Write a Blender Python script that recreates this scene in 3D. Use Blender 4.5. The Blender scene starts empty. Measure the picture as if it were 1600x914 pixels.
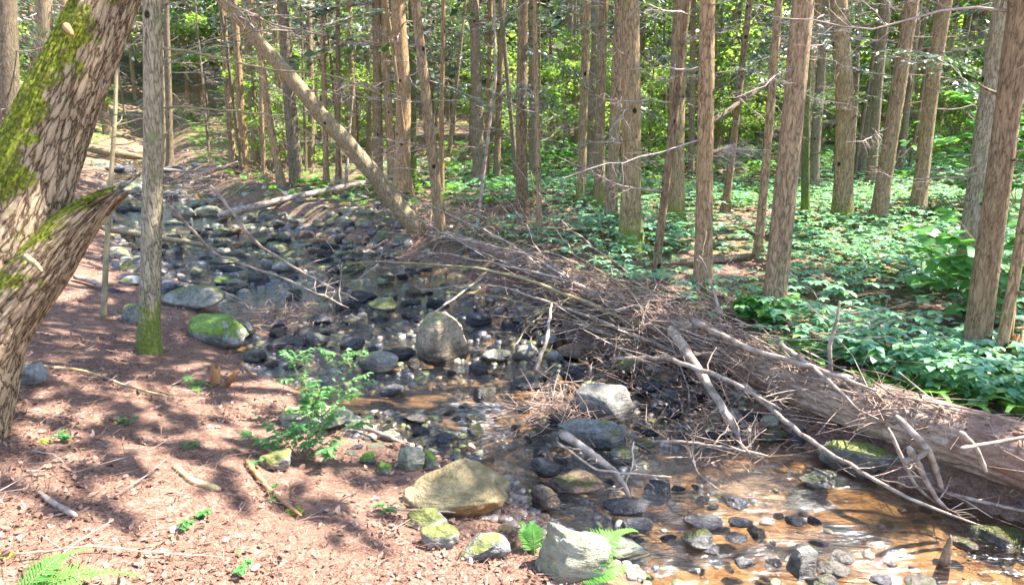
import bpy, bmesh, math, random
import numpy as np
from mathutils import Vector, Matrix, Euler

random.seed(7)
RNG = np.random.default_rng(11)
R = math.radians
scene = bpy.context.scene
COL = scene.collection

# ------------------------------------------------------------------ camera, sky, sun, exposure
W, H, F = 1600.0, 914.0, 1067.0
CAMZ, PITCH = 2.3, R(14.5)
cam_d = bpy.data.cameras.new('camera')
cam = bpy.data.objects.new('camera', cam_d); COL.objects.link(cam)
cam.location = (0, 0, CAMZ)
cam.rotation_euler = (R(90) - PITCH, 0, 0)
cam_d.sensor_width = 36.0
cam_d.lens = 36.0 * F / W
cam_d.clip_start = 0.05; cam_d.clip_end = 1000
scene.camera = cam

SUN_AZ, SUN_EL = R(74), R(56)          # azimuth from +Y towards +X
world = bpy.data.worlds.new('World'); scene.world = world; world.use_nodes = True
wn = world.node_tree; bg = wn.nodes['Background']
sky = wn.nodes.new('ShaderNodeTexSky'); sky.sky_type = 'NISHITA'; sky.sun_disc = False
sky.sun_elevation = SUN_EL; sky.sun_rotation = SUN_AZ; sky.air_density = 1.0; sky.dust_density = .6
wn.links.new(sky.outputs[0], bg.inputs[0]); bg.inputs[1].default_value = 0.15
sl = bpy.data.lights.new('sun', 'SUN'); sl.energy = 5.0; sl.angle = R(0.5); sl.color = (1, 0.95, 0.87)
so = bpy.data.objects.new('sun', sl); COL.objects.link(so)
SD = Vector((math.sin(SUN_AZ) * math.cos(SUN_EL), math.cos(SUN_AZ) * math.cos(SUN_EL), math.sin(SUN_EL)))
so.rotation_euler = SD.to_track_quat('Z', 'Y').to_euler(); so.location = SD * 50
scene.view_settings.view_transform = 'Standard'; scene.view_settings.look = 'None'
scene.view_settings.gamma = 1; scene.view_settings.use_curve_mapping = False
scene.view_settings.exposure = 2.5
cy = scene.cycles
cy.use_denoising = True; cy.denoiser = 'OPENIMAGEDENOISE'
cy.max_bounces = 7; cy.diffuse_bounces = 4; cy.glossy_bounces = 2; cy.transmission_bounces = 3
cy.transparent_max_bounces = 8; cy.caustics_reflective = False; cy.caustics_refractive = False
cy.sample_clamp_indirect = 4.0
cy.use_adaptive_sampling = True; cy.adaptive_threshold = 0.02

# ------------------------------------------------------------------ camera maths
cp, sp_ = math.cos(PITCH), math.sin(PITCH)
FW = np.array([0, cp, -sp_]); UP = np.array([0, sp_, cp]); RT = np.array([1.0, 0, 0])
CAM = np.array([0, 0, CAMZ])
def ray(px, py):
    return FW + RT * (px - W / 2) / F + UP * (H / 2 - py) / F
def project(p):
    q = np.asarray(p, float) - CAM
    d = q @ FW
    return (W / 2 + F * (q @ RT) / d, H / 2 - F * (q @ UP) / d, d)

# ------------------------------------------------------------------ noise
def _h(ix, iy, iz, s):
    n = (ix * 374761393 + iy * 668265263 + iz * 2147483647 + s * 1274126177) & 0xffffffff
    n = ((n ^ (n >> 13)) * 1274126177) & 0xffffffff
    n = (n ^ (n >> 16)) & 0xffffffff
    return n / 4294967295.0
def vn(p, s=0):
    p = np.asarray(p, float)
    i = np.floor(p).astype(np.int64); f = p - i; f = f * f * (3 - 2 * f)
    out = 0
    for dx in (0, 1):
        for dy in (0, 1):
            for dz in (0, 1):
                w = (f[..., 0] if dx else 1 - f[..., 0]) * (f[..., 1] if dy else 1 - f[..., 1]) * (f[..., 2] if dz else 1 - f[..., 2])
                out = out + w * _h(i[..., 0] + dx, i[..., 1] + dy, i[..., 2] + dz, s)
    return out * 2 - 1
def n2(x, y, sc, s=0):
    x = np.asarray(x, float); y = np.asarray(y, float)
    return vn(np.stack([x * sc, y * sc, np.zeros_like(x) + 0.37], -1), s)
def sst(a, b, x):
    t = np.clip((x - a) / (b - a), 0, 1); return t * t * (3 - 2 * t)

# ------------------------------------------------------------------ terrain
WSL = 0.028
def zw(y):
    return WSL * np.maximum(np.asarray(y, float), -5)
def on_water(px, py):
    d = ray(px, py)      # CAMZ + t*dz = WSL*t*dy
    t = CAMZ / (WSL * d[1] - d[2]); return CAM + t * d
LE = [(1010, 914), (940, 855), (810, 800), (775, 745), (640, 700), (560, 668), (520, 625), (400, 592), (378, 545), (350, 480), (290, 436), (200, 400), (165, 350), (150, 305), (172, 268), (205, 244), (240, 222), (256, 209)]
RE = [(1750, 900), (1600, 812), (1450, 782), (1300, 722), (1150, 668), (1080, 612), (1000, 578), (900, 538), (800, 498), (745, 455), (690, 425), (600, 398), (520, 372), (420, 348), (350, 328), (300, 300), (262, 268), (258, 244), (266, 222), (272, 209)]
def edge(lst):
    P = sorted([tuple(on_water(*q)[[1, 0]]) for q in lst])
    ys = [p[0] for p in P]; xs = [p[1] for p in P]
    s0 = (xs[1] - xs[0]) / (ys[1] - ys[0])
    ys = [-40, -6] + ys + [90]; xs = [xs[0] + 14, xs[0] + 5] + xs + [xs[-1] - 18]
    return np.array(ys), np.array(xs)
LY, LX = edge(LE); RY, RX = edge(RE)
def edges(y):
    def sm(Y, X):
        return sum(np.interp(y + o, Y, X) for o in (-.18, 0, .18)) / 3
    return sm(LY, LX), sm(RY, RX)
def terrain(x, y):
    x = np.asarray(x, float); y = np.asarray(y, float)
    xl, xr = edges(y); w = zw(y)
    wob = n2(x, y, 1.6, 3) * .10 + n2(x, y, .5, 4) * .12
    xl = xl + wob; xr = xr - wob
    dl = (x - xl) * .8; dr = (xr - x) * .62
    din = np.minimum(dl, dr)
    bed = -.03 - .14 * sst(0, .8, din) * (1 + .6 * n2(x, y, 1.1, 5)) + .05 * n2(x, y, 2.3, 6)
    # left bank
    o = np.maximum(-dl, 0)
    zl = .02 + .13 * sst(0, .35, o) + .72 * sst(0.1, 3.4, o) + .03 * np.maximum(o - 3, 0) + .05 * n2(x, y, .8, 7) * sst(0, 1, o) + .018 * n2(x, y, 4, 8)
    # right bank
    o2 = np.maximum(-dr, 0)
    zr = .02 + .34 * sst(0, .55, o2) + .02 * np.maximum(o2 - 1, 0) + .10 * n2(x, y, .45, 9) * sst(.4, 2, o2) + .025 * n2(x, y, 2.5, 10)
    zz = np.where(din > 0, bed, np.where(-dl > -dr, zl, zr))
    far = sst(22, 90, y) * 9 + sst(14, 70, np.abs(x)) * 7
    r = np.hypot(x, y)
    return w * (1 - sst(60, 100, r)) + zz + far
def hit(px, py, dz=0.0):
    d = ray(px, py)
    t = 1.2 * np.exp(np.linspace(0, 5.0, 700))
    P = CAM[None] + t[:, None] * d[None]
    g = P[:, 2] - dz - terrain(P[:, 0], P[:, 1])
    k = np.argmax(g < 0) if (g < 0).any() else len(t) - 1
    if k == 0: return P[0]
    a, b = t[k - 1], t[k]
    for _ in range(14):
        m = (a + b) / 2; p = CAM + m * d
        if p[2] - dz - terrain(p[0], p[1]) < 0: b = m
        else: a = m
    return CAM + b * d

# ------------------------------------------------------------------ mesh helpers
def mk(name, V, Fs, mat, parent=None, smooth=True, loc=None):
    """V (n,3); Fs list of (m,k) int arrays; one mesh object."""
    me = bpy.data.meshes.new(name)
    V = np.asarray(V, np.float32)
    Fs = [np.asarray(f, np.int32) for f in Fs if len(f)]
    me.vertices.add(len(V)); me.vertices.foreach_set('co', V.ravel())
    tot = np.concatenate([np.full(len(f), f.shape[1], np.int32) for f in Fs])
    loops = np.concatenate([f.ravel() for f in Fs])
    me.loops.add(len(loops)); me.loops.foreach_set('vertex_index', loops)
    me.polygons.add(len(tot))
    me.polygons.foreach_set('loop_start', np.concatenate([[0], np.cumsum(tot)[:-1]]).astype(np.int32))
    me.polygons.foreach_set('use_smooth', np.full(len(tot), smooth))
    me.update(calc_edges=True); me.validate()
    mats = mat if isinstance(mat, (list, tuple)) else [mat]
    for m in mats: me.materials.append(m)
    o = bpy.data.objects.new(name, me); COL.objects.link(o)
    if parent: o.parent = parent
    if loc is not None: o.location = loc
    return o
class Buf:
    def __init__(s): s.V = []; s.F = {}; s.n = 0
    def add(s, V, *Fs):
        V = np.asarray(V, float)
        for f in Fs:
            f = np.asarray(f); s.F.setdefault(f.shape[1], []).append(f + s.n)
        s.V.append(V); s.n += len(V)
    def tube(s, P, rad, sides=6, cap=True, squash=1.0):
        P = np.asarray(P, float); n = len(P); rad = np.broadcast_to(np.asarray(rad, float), (n,))
        T = np.gradient(P, axis=0); T /= np.linalg.norm(T, axis=1)[:, None] + 1e-9
        ref = np.array([0, 0, 1.0]) if abs(T[0, 2]) < .8 else np.array([1.0, 0, 0])
        A = np.cross(T, ref); A /= np.linalg.norm(A, axis=1)[:, None] + 1e-9
        B = np.cross(T, A)
        a = np.arange(sides) * 2 * math.pi / sides
        V = P[:, None] + rad[:, None, None] * (np.cos(a)[None, :, None] * A[:, None] + squash * np.sin(a)[None, :, None] * B[:, None])
        i = np.arange(n - 1)[:, None] * sides; j = np.arange(sides)[None]
        q = np.stack([i + j, i + (j + 1) % sides, i + sides + (j + 1) % sides, i + sides + j], -1).reshape(-1, 4)
        fs = [q]
        V = V.reshape(-1, 3)
        if cap:
            V = np.vstack([V, P[:1], P[-1:]]); c0 = n * sides; jj = np.arange(sides)
            fs.append(np.vstack([np.stack([np.full(sides, c0), (jj + 1) % sides, jj], 1),
                                 np.stack([np.full(sides, c0 + 1), (n - 1) * sides + jj, (n - 1) * sides + (jj + 1) % sides], 1)]))
        s.add(V, *fs)
    def build(s, name, mat, parent=None, smooth=True, loc=None):
        return mk(name, np.vstack(s.V), [np.vstack(v) for v in s.F.values()], mat, parent, smooth, loc)
def scatter(T, Fs, M, L):
    """T (k,3) template, M (N,3,3) columns = axes, L (N,3)."""
    k = len(T); N = len(L)
    V = np.einsum('nij,kj->nki', M, T) + L[:, None]
    return V.reshape(-1, 3), [(np.asarray(f)[None] + (np.arange(N) * k)[:, None, None]).reshape(-1, np.asarray(f).shape[1]) for f in Fs]
def rotz(a):
    c, s = np.cos(a), np.sin(a); z = np.zeros_like(a); o = np.ones_like(a)
    return np.stack([np.stack([c, -s, z], -1), np.stack([s, c, z], -1), np.stack([z, z, o], -1)], -2)
def rotx(a):
    c, s = np.cos(a), np.sin(a); z = np.zeros_like(a); o = np.ones_like(a)
    return np.stack([np.stack([o, z, z], -1), np.stack([z, c, -s], -1), np.stack([z, s, c], -1)], -2)
def roty(a):
    c, s = np.cos(a), np.sin(a); z = np.zeros_like(a); o = np.ones_like(a)
    return np.stack([np.stack([c, z, s], -1), np.stack([z, o, z], -1), np.stack([-s, z, c], -1)], -2)
def frames(D, roll=None):
    """matrices whose X axis is D"""
    D = D / (np.linalg.norm(D, axis=1)[:, None] + 1e-9)
    ref = np.where(np.abs(D[:, 2:3]) < .9, np.array([[0, 0, 1.0]]), np.array([[0, 1.0, 0]]))
    Y = np.cross(ref, D); Y /= np.linalg.norm(Y, axis=1)[:, None]
    Z = np.cross(D, Y)
    if roll is not None:
        c, s = np.cos(roll)[:, None], np.sin(roll)[:, None]
        Y, Z = c * Y + s * Z, -s * Y + c * Z
    return np.stack([D, Y, Z], -1)
def tag(o, label, cat, group=None, kind=None):
    o['label'] = label; o['category'] = cat
    if group: o['group'] = group
    if kind: o['kind'] = kind
    return o
def empty(name, loc, rz=0):
    o = bpy.data.objects.new(name, None); COL.objects.link(o); o.location = loc; o.rotation_euler = (0, 0, rz)
    o.empty_display_size = .1
    return o
def child(name, mesh, parent, loc=(0, 0, 0), rot=(0, 0, 0), sc=1.0):
    o = bpy.data.objects.new(name, mesh); COL.objects.link(o); o.parent = parent
    o.location = loc; o.rotation_euler = rot; o.scale = (sc, sc, sc) if np.isscalar(sc) else sc
    return o

# ------------------------------------------------------------------ materials
class N:
    def __init__(s, name):
        s.m = bpy.data.materials.new(name); s.m.use_nodes = True; s.t = s.m.node_tree
        s.t.nodes.clear(); s.out = s.t.nodes.new('ShaderNodeOutputMaterial')
    def n(s, typ, **kw):
        x = s.t.nodes.new('ShaderNode' + typ)
        for k, v in kw.items(): setattr(x, k, v)
        return x
    def l(s, a, b): s.t.links.new(a, b)
    def coord(s, which='Object', scale=(1, 1, 1), rnd=False):
        tc = s.n('TexCoord'); mp = s.n('Mapping'); mp.inputs['Scale'].default_value = scale
        s.l(tc.outputs[which], mp.inputs[0])
        if rnd:
            oi = s.n('ObjectInfo'); mm = s.n('Math', operation='MULTIPLY'); mm.inputs[1].default_value = 37.0
            s.l(oi.outputs['Random'], mm.inputs[0]); s.l(mm.outputs[0], mp.inputs['Location'])
        return mp.outputs[0]
    def world(s, scale=(1, 1, 1)):
        g = s.n('NewGeometry'); mp = s.n('Mapping'); mp.inputs['Scale'].default_value = scale
        s.l(g.outputs['Position'], mp.inputs[0]); return mp.outputs[0]
    def noise(s, vec, scale, detail=4, rough=.6, dist=0):
        x = s.n('TexNoise'); x.inputs['Scale'].default_value = scale; x.inputs['Detail'].default_value = detail
        x.inputs['Roughness'].default_value = rough; x.inputs['Distortion'].default_value = dist
        s.l(vec, x.inputs['Vector']); return x.outputs['Fac']
    def voro(s, vec, scale, feature='F1', out='Distance', rnd=1.0):
        x = s.n('TexVoronoi', feature=feature); x.inputs['Scale'].default_value = scale; x.inputs['Randomness'].default_value = rnd
        s.l(vec, x.inputs['Vector']); return x.outputs[out]
    def ramp(s, fac, stops, interp='LINEAR'):
        x = s.n('ValToRGB'); r = x.color_ramp; r.interpolation = interp
        while len(r.elements) < len(stops): r.elements.new(.5)
        for e, (p, c) in zip(r.elements, stops):
            e.position = p; e.color = (c, c, c, 1) if np.isscalar(c) else (*c, 1)
        s.l(fac, x.inputs[0]); return x.outputs[0]
    def mix(s, fac, a, b, mode='MIX'):
        x = s.n('Mix', data_type='RGBA', blend_type=mode)
        for i, v in ((0, fac), (6, a), (7, b)):
            if hasattr(v, 'links'): s.l(v, x.inputs[i])
            elif np.isscalar(v): x.inputs[i].default_value = v
            else: x.inputs[i].default_value = (*v, 1)
        return x.outputs[2]
    def math(s, op, a, b=0.0):
        x = s.n('Math', operation=op)
        for i, v in enumerate((a, b)):
            if hasattr(v, 'links'): s.l(v, x.inputs[i])
            else: x.inputs[i].default_value = v
        return x.outputs[0]
    def bump(s, h, strength=.5, dist=.02, normal=None):
        x = s.n('Bump'); x.inputs['Strength'].default_value = strength; x.inputs['Distance'].default_value = dist
        s.l(h, x.inputs['Height'])
        if normal is not None: s.l(normal, x.inputs['Normal'])
        return x.outputs[0]
    def bsdf(s, col, rough=.8, normal=None, spec=.3, link=True):
        p = s.n('BsdfPrincipled')
        for key, v in (('Base Color', col), ('Roughness', rough), ('Specular IOR Level', spec)):
            if hasattr(v, 'links'): s.l(v, p.inputs[key])
            elif np.isscalar(v): p.inputs[key].default_value = v
            else: p.inputs[key].default_value = (*v, 1)
        if normal is not None: s.l(normal, p.inputs['Normal'])
        if link: s.l(p.outputs[0], s.out.inputs[0])
        return p.outputs[0]
    def nz(s, axis=2):
        g = s.n('NewGeometry'); x = s.n('SeparateXYZ'); s.l(g.outputs['Normal'], x.inputs[0]); return x.outputs[axis]

def bark(name, light, dark, moss=0.0, sc=1.0, mossdir=None, bumpd=.022):
    m = N(name)
    c = m.coord('Object', (34 * sc, 34 * sc, 8.0 * sc), rnd=True)
    c2 = m.coord('Object', (1, 1, .5), rnd=True)
    nz = m.n('TexNoise'); nz.inputs['Scale'].default_value = .9; nz.inputs['Detail'].default_value = 4; m.l(c, nz.inputs['Vector'])
    va = m.n('VectorMath', operation='MULTIPLY_ADD'); m.l(nz.outputs['Color'], va.inputs[0]); va.inputs[1].default_value = (3.2, 3.2, 3.2); m.l(c, va.inputs[2])
    v = m.voro(va.outputs[0], .8, 'DISTANCE_TO_EDGE'); nn = m.noise(c, 2.2, 7, .72, 1.0)
    big = m.noise(c2, 1.7, 3)
    h = m.math('ADD', m.math('MULTIPLY', m.math('MINIMUM', v, .22), .9), m.math('MULTIPLY', nn, .85))
    col = m.ramp(h, [(.36, dark), (.52, tuple(a * .62 + b * .38 for a, b in zip(light, dark))), (.66, light), (.8, tuple(min(a * 1.25, .7) for a in light))])
    col = m.mix(m.ramp(big, [(.40, 0.0), (.65, .30)]), col, tuple(a * b for a, b in zip(light, (1.0, .93, .82))), 'MIX')
    oi = m.n('ObjectInfo'); tint = m.ramp(oi.outputs['Random'], [(0, (.72, .70, .68)), (.5, (1, 1, 1)), (1, (1.15, 1.05, .92))])
    col = m.mix(1.0, col, tint, 'MULTIPLY')
    spots = m.voro(m.coord('Object', (4.5 * sc, 4.5 * sc, 3.6 * sc), rnd=True), 1.0)
    col = m.mix(m.ramp(spots, [(.07, 1.0), (.12, 0.0)]), col, tuple(a * .35 for a in dark))
    if moss:
        mn = m.noise(m.coord('Object', (1, 1, 1)), 9, 5, .7)
        z = m.n('SeparateXYZ'); m.l(m.coord('Object'), z.inputs[0])
        if mossdir:
            fac = m.math('MULTIPLY_ADD', m.nz(0), -mossdir)
            fac = m.math('ADD', m.math('MULTIPLY', m.nz(0), -mossdir), m.math('MULTIPLY', m.math('SUBTRACT', mn, .5), 2.2))
            f = m.ramp(fac, [(.50 - moss, 0.0), (.68 - moss, 1.0)])
        else:
            low = m.ramp(m.math('MULTIPLY', z.outputs[2], 1.0), [(0.0, 1.0), (.75, 0.0)])
            f = m.ramp(m.math('MULTIPLY', m.math('ADD', low, moss * .3), mn), [(.30, 0.0), (.50, .85)])
        col = m.mix(f, col, m.ramp(m.noise(m.coord('Object'), 40, 3), [(.3, (.085, .12, .012)), (.7, (.24, .30, .035))]))
        lich = m.ramp(m.noise(m.coord('Object', (1, 1, .6), rnd=True), 5.5, 5, .75), [(.56, 0.0), (.66, .55)])
        if moss > .5: col = m.mix(lich, col, (.20, .22, .075))
    m.bsdf(col, .9, m.bump(h, 1.0, bumpd), .15)
    return m.m
M = {}
M['bark'] = bark('hemlock_bark', (.40, .285, .17), (.08, .05, .03), sc=.78)
M['bark_moss'] = bark('hemlock_bark_mossy_foot', (.39, .285, .165), (.08, .055, .03), moss=.6, sc=.75)
M['bark_grey'] = bark('grey_bark', (.46, .38, .26), (.06, .042, .026), moss=1.1, sc=.9)
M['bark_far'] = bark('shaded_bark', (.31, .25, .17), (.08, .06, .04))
M['bark_green'] = bark('algae_bark', (.20, .24, .09), (.07, .08, .03), moss=1.2)
M['bark_red'] = bark('red_dead_bark', (.30, .16, .09), (.08, .04, .03))
M['bark_lean'] = bark('lean_bark', (.36, .30, .20), (.12, .09, .055))

def bigbark():
    m = N('rough_old_bark'); bc = m.n('Attribute'); bc.attribute_name = 'barkco'
    mp = m.n('Mapping'); mp.inputs['Scale'].default_value = (33, 33, 13); m.l(bc.outputs['Vector'], mp.inputs[0]); c = mp.outputs[0]
    nz = m.n('TexNoise'); nz.inputs['Scale'].default_value = .55; nz.inputs['Detail'].default_value = 5; nz.inputs['Roughness'].default_value = .65; m.l(c, nz.inputs['Vector'])
    va = m.n('VectorMath', operation='MULTIPLY_ADD'); m.l(nz.outputs['Color'], va.inputs[0]); va.inputs[1].default_value = (3.0, 3.0, 3.0); m.l(c, va.inputs[2])
    v = m.voro(va.outputs[0], .62, 'DISTANCE_TO_EDGE'); fine = m.noise(c, 3.0, 6, .75, .6)
    at = m.n('Attribute'); at.attribute_name = 'ridge'
    pl = m.ramp(m.math('ADD', v, m.math('MULTIPLY', m.math('SUBTRACT', fine, .5), .22)), [(.01, 0.0), (.09, .75), (.24, 1.0)])
    h = m.math('ADD', m.math('MULTIPLY', pl, .62), m.math('ADD', m.math('MULTIPLY', at.outputs['Fac'], .16), m.math('MULTIPLY', fine, .42)))
    col = m.ramp(h, [(.20, (.075, .045, .027)), (.40, (.21, .135, .078)), (.62, (.34, .235, .14)), (.85, (.47, .35, .22))])
    mn = m.noise(m.coord('Object'), 7, 6, .75); at2 = m.n('Attribute'); at2.attribute_name = 'moss'
    f = m.math('ADD', at2.outputs['Fac'], m.math('MULTIPLY', m.math('SUBTRACT', mn, .5), 2.4))
    f = m.math('MULTIPLY', m.ramp(f, [(.40, 0.0), (.54, 1.0)]), m.ramp(pl, [(0, .35), (.6, 1.0)]))
    col = m.mix(f, col, m.ramp(m.noise(m.coord('Object'), 60, 3), [(.38, (.10, .13, .012)), (.62, (.34, .38, .035))]))
    m.bsdf(col, .92, m.bump(h, 1.0, .028), .12)
    return m.m
M['bigbark'] = bigbark()
def simple(name, stops, scale=20, stretch=(1, 1, 1), bumps=.4, bd=.004, rough=.85, rnd_island=False, spec=.2):
    m = N(name); c = m.coord('Object', stretch, rnd=True); f = m.noise(c, scale, 5, .65)
    col = m.ramp(f, stops)
    if rnd_island:
        g = m.n('NewGeometry'); r = m.ramp(g.outputs['Random Per Island'], [(0, .55), (1, 1.35)])
        col = m.mix(1.0, col, r, 'MULTIPLY')
    m.bsdf(col, rough, m.bump(f, bumps, bd), spec); return m.m
M['deadwood'] = simple('weathered_branch', [(.36, (.16, .115, .085)), (.64, (.43, .34, .27))], 14)
M['deadtwig'] = simple('dead_twig', [(.3, (.20, .145, .12)), (.7, (.46, .35, .30))], 9, rnd_island=True)
M['greytwig'] = simple('grey_dead_twig', [(.3, (.22, .18, .15)), (.7, (.48, .42, .37))], 9, rnd_island=True)
M['brush'] = simple('brush_twigs', [(.36, (.20, .125, .09)), (.64, (.50, .35, .27))], 9, rnd_island=True)
M['rotwood'] = simple('orange_rotten_wood', [(.3, (.20, .09, .04)), (.7, (.48, .25, .11))], 12, (1, 1, .2))
def logbark():
    m = N('fallen_log_bark'); at = m.n('Attribute'); at.attribute_name = 'barkco'
    mp = m.n('Mapping'); mp.inputs['Scale'].default_value = (15, 15, 3.6); m.l(at.outputs['Vector'], mp.inputs[0])
    f = m.noise(mp.outputs[0], 1.6, 7, .7, .8); g = m.noise(m.coord('Object'), 2.2, 4, .6); k = m.noise(m.coord('Object'), 45, 4, .7)
    col = m.ramp(f, [(.34, (.10, .065, .045)), (.47, (.30, .215, .155)), (.58, (.46, .36, .28))])
    col = m.mix(m.ramp(g, [(.46, 0.0), (.56, .65)]), col, m.ramp(k, [(.35, (.13, .065, .045)), (.65, (.30, .175, .13))]))
    m.bsdf(col, .9, m.bump(m.math('ADD', f, m.math('MULTIPLY', k, .5)), .9, .014), .15); return m.m
M['logbark'] = logbark()
M['greenstick'] = simple('greenish_stick', [(.3, (.16, .13, .06)), (.7, (.36, .29, .17))], 10)
M['mossstuff'] = simple('moss', [(.3, (.07, .11, .012)), (.7, (.22, .28, .03))], 40, bumps=.8, bd=.01)

def leafmat(name, cols, rough=.45, trans=.45, spec=.5, islands=True):
    m = N(name); g = m.n('NewGeometry')
    col = m.ramp(g.outputs['Random Per Island'], [(i / (len(cols) - 1), c) for i, c in enumerate(cols)])
    p = m.bsdf(col, rough, None, spec, link=False)
    t = m.n('BsdfTranslucent'); c2 = m.mix(1.0, col, (1.5, 1.7, .6), 'MULTIPLY'); m.l(c2, t.inputs[0])
    mx = m.n('MixShader'); mx.inputs[0].default_value = trans
    m.l(p, mx.inputs[1]); m.l(t.outputs[0], mx.inputs[2]); m.l(mx.outputs[0], m.out.inputs[0])
    return m.m
M['cover'] = leafmat('groundcover_leaf', [(.11, .25, .14), (.20, .38, .24), (.14, .33, .18), (.24, .35, .11)], .32, .3, .9)
M['maple'] = leafmat('maple_leaf', [(.10, .25, .06), (.14, .30, .10)], .4, .45, .6)
M['bright'] = leafmat('sunlit_leaf', [(.14, .22, .055), (.27, .36, .12), (.19, .29, .07)], .5, .55, .3)
M['shrub'] = leafmat('shrub_leaf', [(.07, .20, .05), (.12, .28, .09)], .4, .4, .6)
M['fern'] = leafmat('fern_leaf', [(.10, .26, .05), (.15, .34, .08)], .5, .45, .3)
M['fernfar'] = leafmat('far_fern_leaf', [(.10, .24, .04), (.16, .32, .06)], .55, .4, .3)
M['needle'] = leafmat('hemlock_needle', [(.04, .075, .045), (.09, .13, .09), (.15, .19, .15)], .4, .25, .7)
def littermat(name, cols, rough=.75):
    m = N(name); g = m.n('NewGeometry')
    col = m.ramp(g.outputs['Random Per Island'], [(i / (len(cols) - 1), c) for i, c in enumerate(cols)])
    m.bsdf(col, rough, None, .25); return m.m
M['litter'] = littermat('dry_leaf', [(.06, .03, .022), (.22, .12, .08), (.36, .225, .165), (.13, .07, .048), (.44, .31, .24), (.27, .15, .10), (.09, .048, .035), (.19, .105, .07)])
M['needlelitter'] = littermat('dry_needle', [(.14, .07, .048), (.32, .19, .135), (.22, .12, .082)])
M['bedleaf'] = littermat('wet_leaf', [(.12, .05, .02), (.26, .12, .05), (.35, .18, .08)])

def rockmat(name, a, b, dark, moss=0.0, mosscol=((.07, .085, .015), (.20, .21, .04)), band=None, wet=.10, rough=.7, rust=0.0):
    m = N(name); c = m.coord('Object', (1, 1, 1), rnd=True)
    f = m.noise(c, 3.2, 6, .65, .5); g = m.noise(c, 26, 5, .7)
    col = m.ramp(f, [(.40, dark), (.5, a), (.60, b)])
    col = m.mix(.35, col, m.ramp(g, [(.38, tuple(x * .45 for x in a)), (.62, tuple(min(x * 1.5, .8) for x in b))]))
    if band:
        wv = m.n('TexWave'); wv.inputs['Scale'].default_value = 2.2; wv.inputs['Distortion'].default_value = 14; wv.inputs['Detail'].default_value = 4
        wv.inputs['Detail Scale'].default_value = 1.4
        m.l(m.coord('Object', (.5, .8, 2.6)), wv.inputs['Vector'])
        col = m.mix(m.math('MULTIPLY', wv.outputs['Fac'], .6), col, band)
    nz = m.nz(2)
    if rust:
        rf = m.math('ADD', m.math('MULTIPLY', nz, -.9), m.math('MULTIPLY', m.noise(c, 2.5, 5), 1.2))
        col = m.mix(m.ramp(rf, [(.25, 0.0), (.75, rust)]), col, (.30, .15, .05))
    # wet foot, in height above the stream surface
    gp = m.n('NewGeometry'); sx = m.n('SeparateXYZ'); m.l(gp.outputs['Position'], sx.inputs[0])
    hw = m.math('SUBTRACT', sx.outputs[2], m.math('MULTIPLY', sx.outputs[1], WSL))
    hw = m.math('ADD', hw, m.math('MULTIPLY', m.math('SUBTRACT', f, .5), .12))
    wf = m.ramp(hw, [(max(wet * .45, .001), 1.0), (wet + .02, 0.0)])
    if moss:
        mf = m.math('ADD', m.math('MULTIPLY', nz, .55), m.math('MULTIPLY', m.math('SUBTRACT', m.noise(c, 2.8, 6, .75), .5), 2.4))
        mf = m.ramp(mf, [(.62 - moss * .6, 0.0), (.78 - moss * .6, .92)])
        col = m.mix(mf, col, m.ramp(g, [(.3, mosscol[0]), (.7, mosscol[1])]))
    col = m.mix(m.math('MULTIPLY', wf, .85), col, m.mix(1.0, col, (.30, .27, .26), 'MULTIPLY'))
    rg = m.math('SUBTRACT', rough, m.math('MULTIPLY', wf, rough - .22))
    h = m.math('ADD', m.math('MULTIPLY', f, .8), m.math('MULTIPLY', g, .45)); h = m.math('ADD', h, m.math('MULTIPLY', m.noise(m.coord('Object', (2, 2, 14), rnd=True), 2.0, 5, .7, 1.0), .7))
    m.bsdf(col, rg, m.bump(h, .95, .05), .4); return m.m
M['r_grey'] = rockmat('grey_rock', (.15, .138, .118), (.27, .245, .205), (.065, .062, .055), .10)
M['r_dark'] = rockmat('dark_wet_rock', (.075, .075, .085), (.16, .155, .165), (.03, .03, .035), .0, wet=.16, rough=.42)
M['r_moss'] = rockmat('mossy_rock', (.18, .17, .14), (.32, .30, .24), (.08, .08, .06), .55, wet=.08)
M['r_halfmoss'] = rockmat('half_mossy_rock', (.16, .16, .15), (.32, .31, .28), (.07, .07, .07), .30, wet=.10)
M['r_brightmoss'] = rockmat('bright_moss_rock', (.20, .19, .17), (.38, .35, .30), (.09, .09, .08), .98, ((.07, .13, .01), (.20, .32, .02)), wet=.03)
M['r_tan'] = rockmat('tan_boulder', (.27, .20, .09), (.40, .31, .17), (.15, .10, .04), .0, band=(.13, .105, .045), wet=.06, rust=1.0)
M['r_cream'] = rockmat('cream_rock', (.22, .205, .14), (.34, .32, .235), (.12, .115, .065), .18, ((.16, .18, .05), (.32, .32, .10)), band=(.38, .38, .26), wet=.03)
M['r_tri'] = rockmat('pale_boulder', (.29, .225, .145), (.42, .335, .23), (.15, .115, .065), .32, ((.10, .13, .02), (.26, .26, .05)), wet=.13)
M['r_brown'] = rockmat('brown_rock', (.20, .13, .09), (.34, .24, .17), (.09, .06, .04), .08, wet=.12, rough=.5)
M['r_sub'] = rockmat('submerged_stone', (.22, .14, .08), (.36, .25, .15), (.10, .06, .04), .0, wet=.01)

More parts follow.
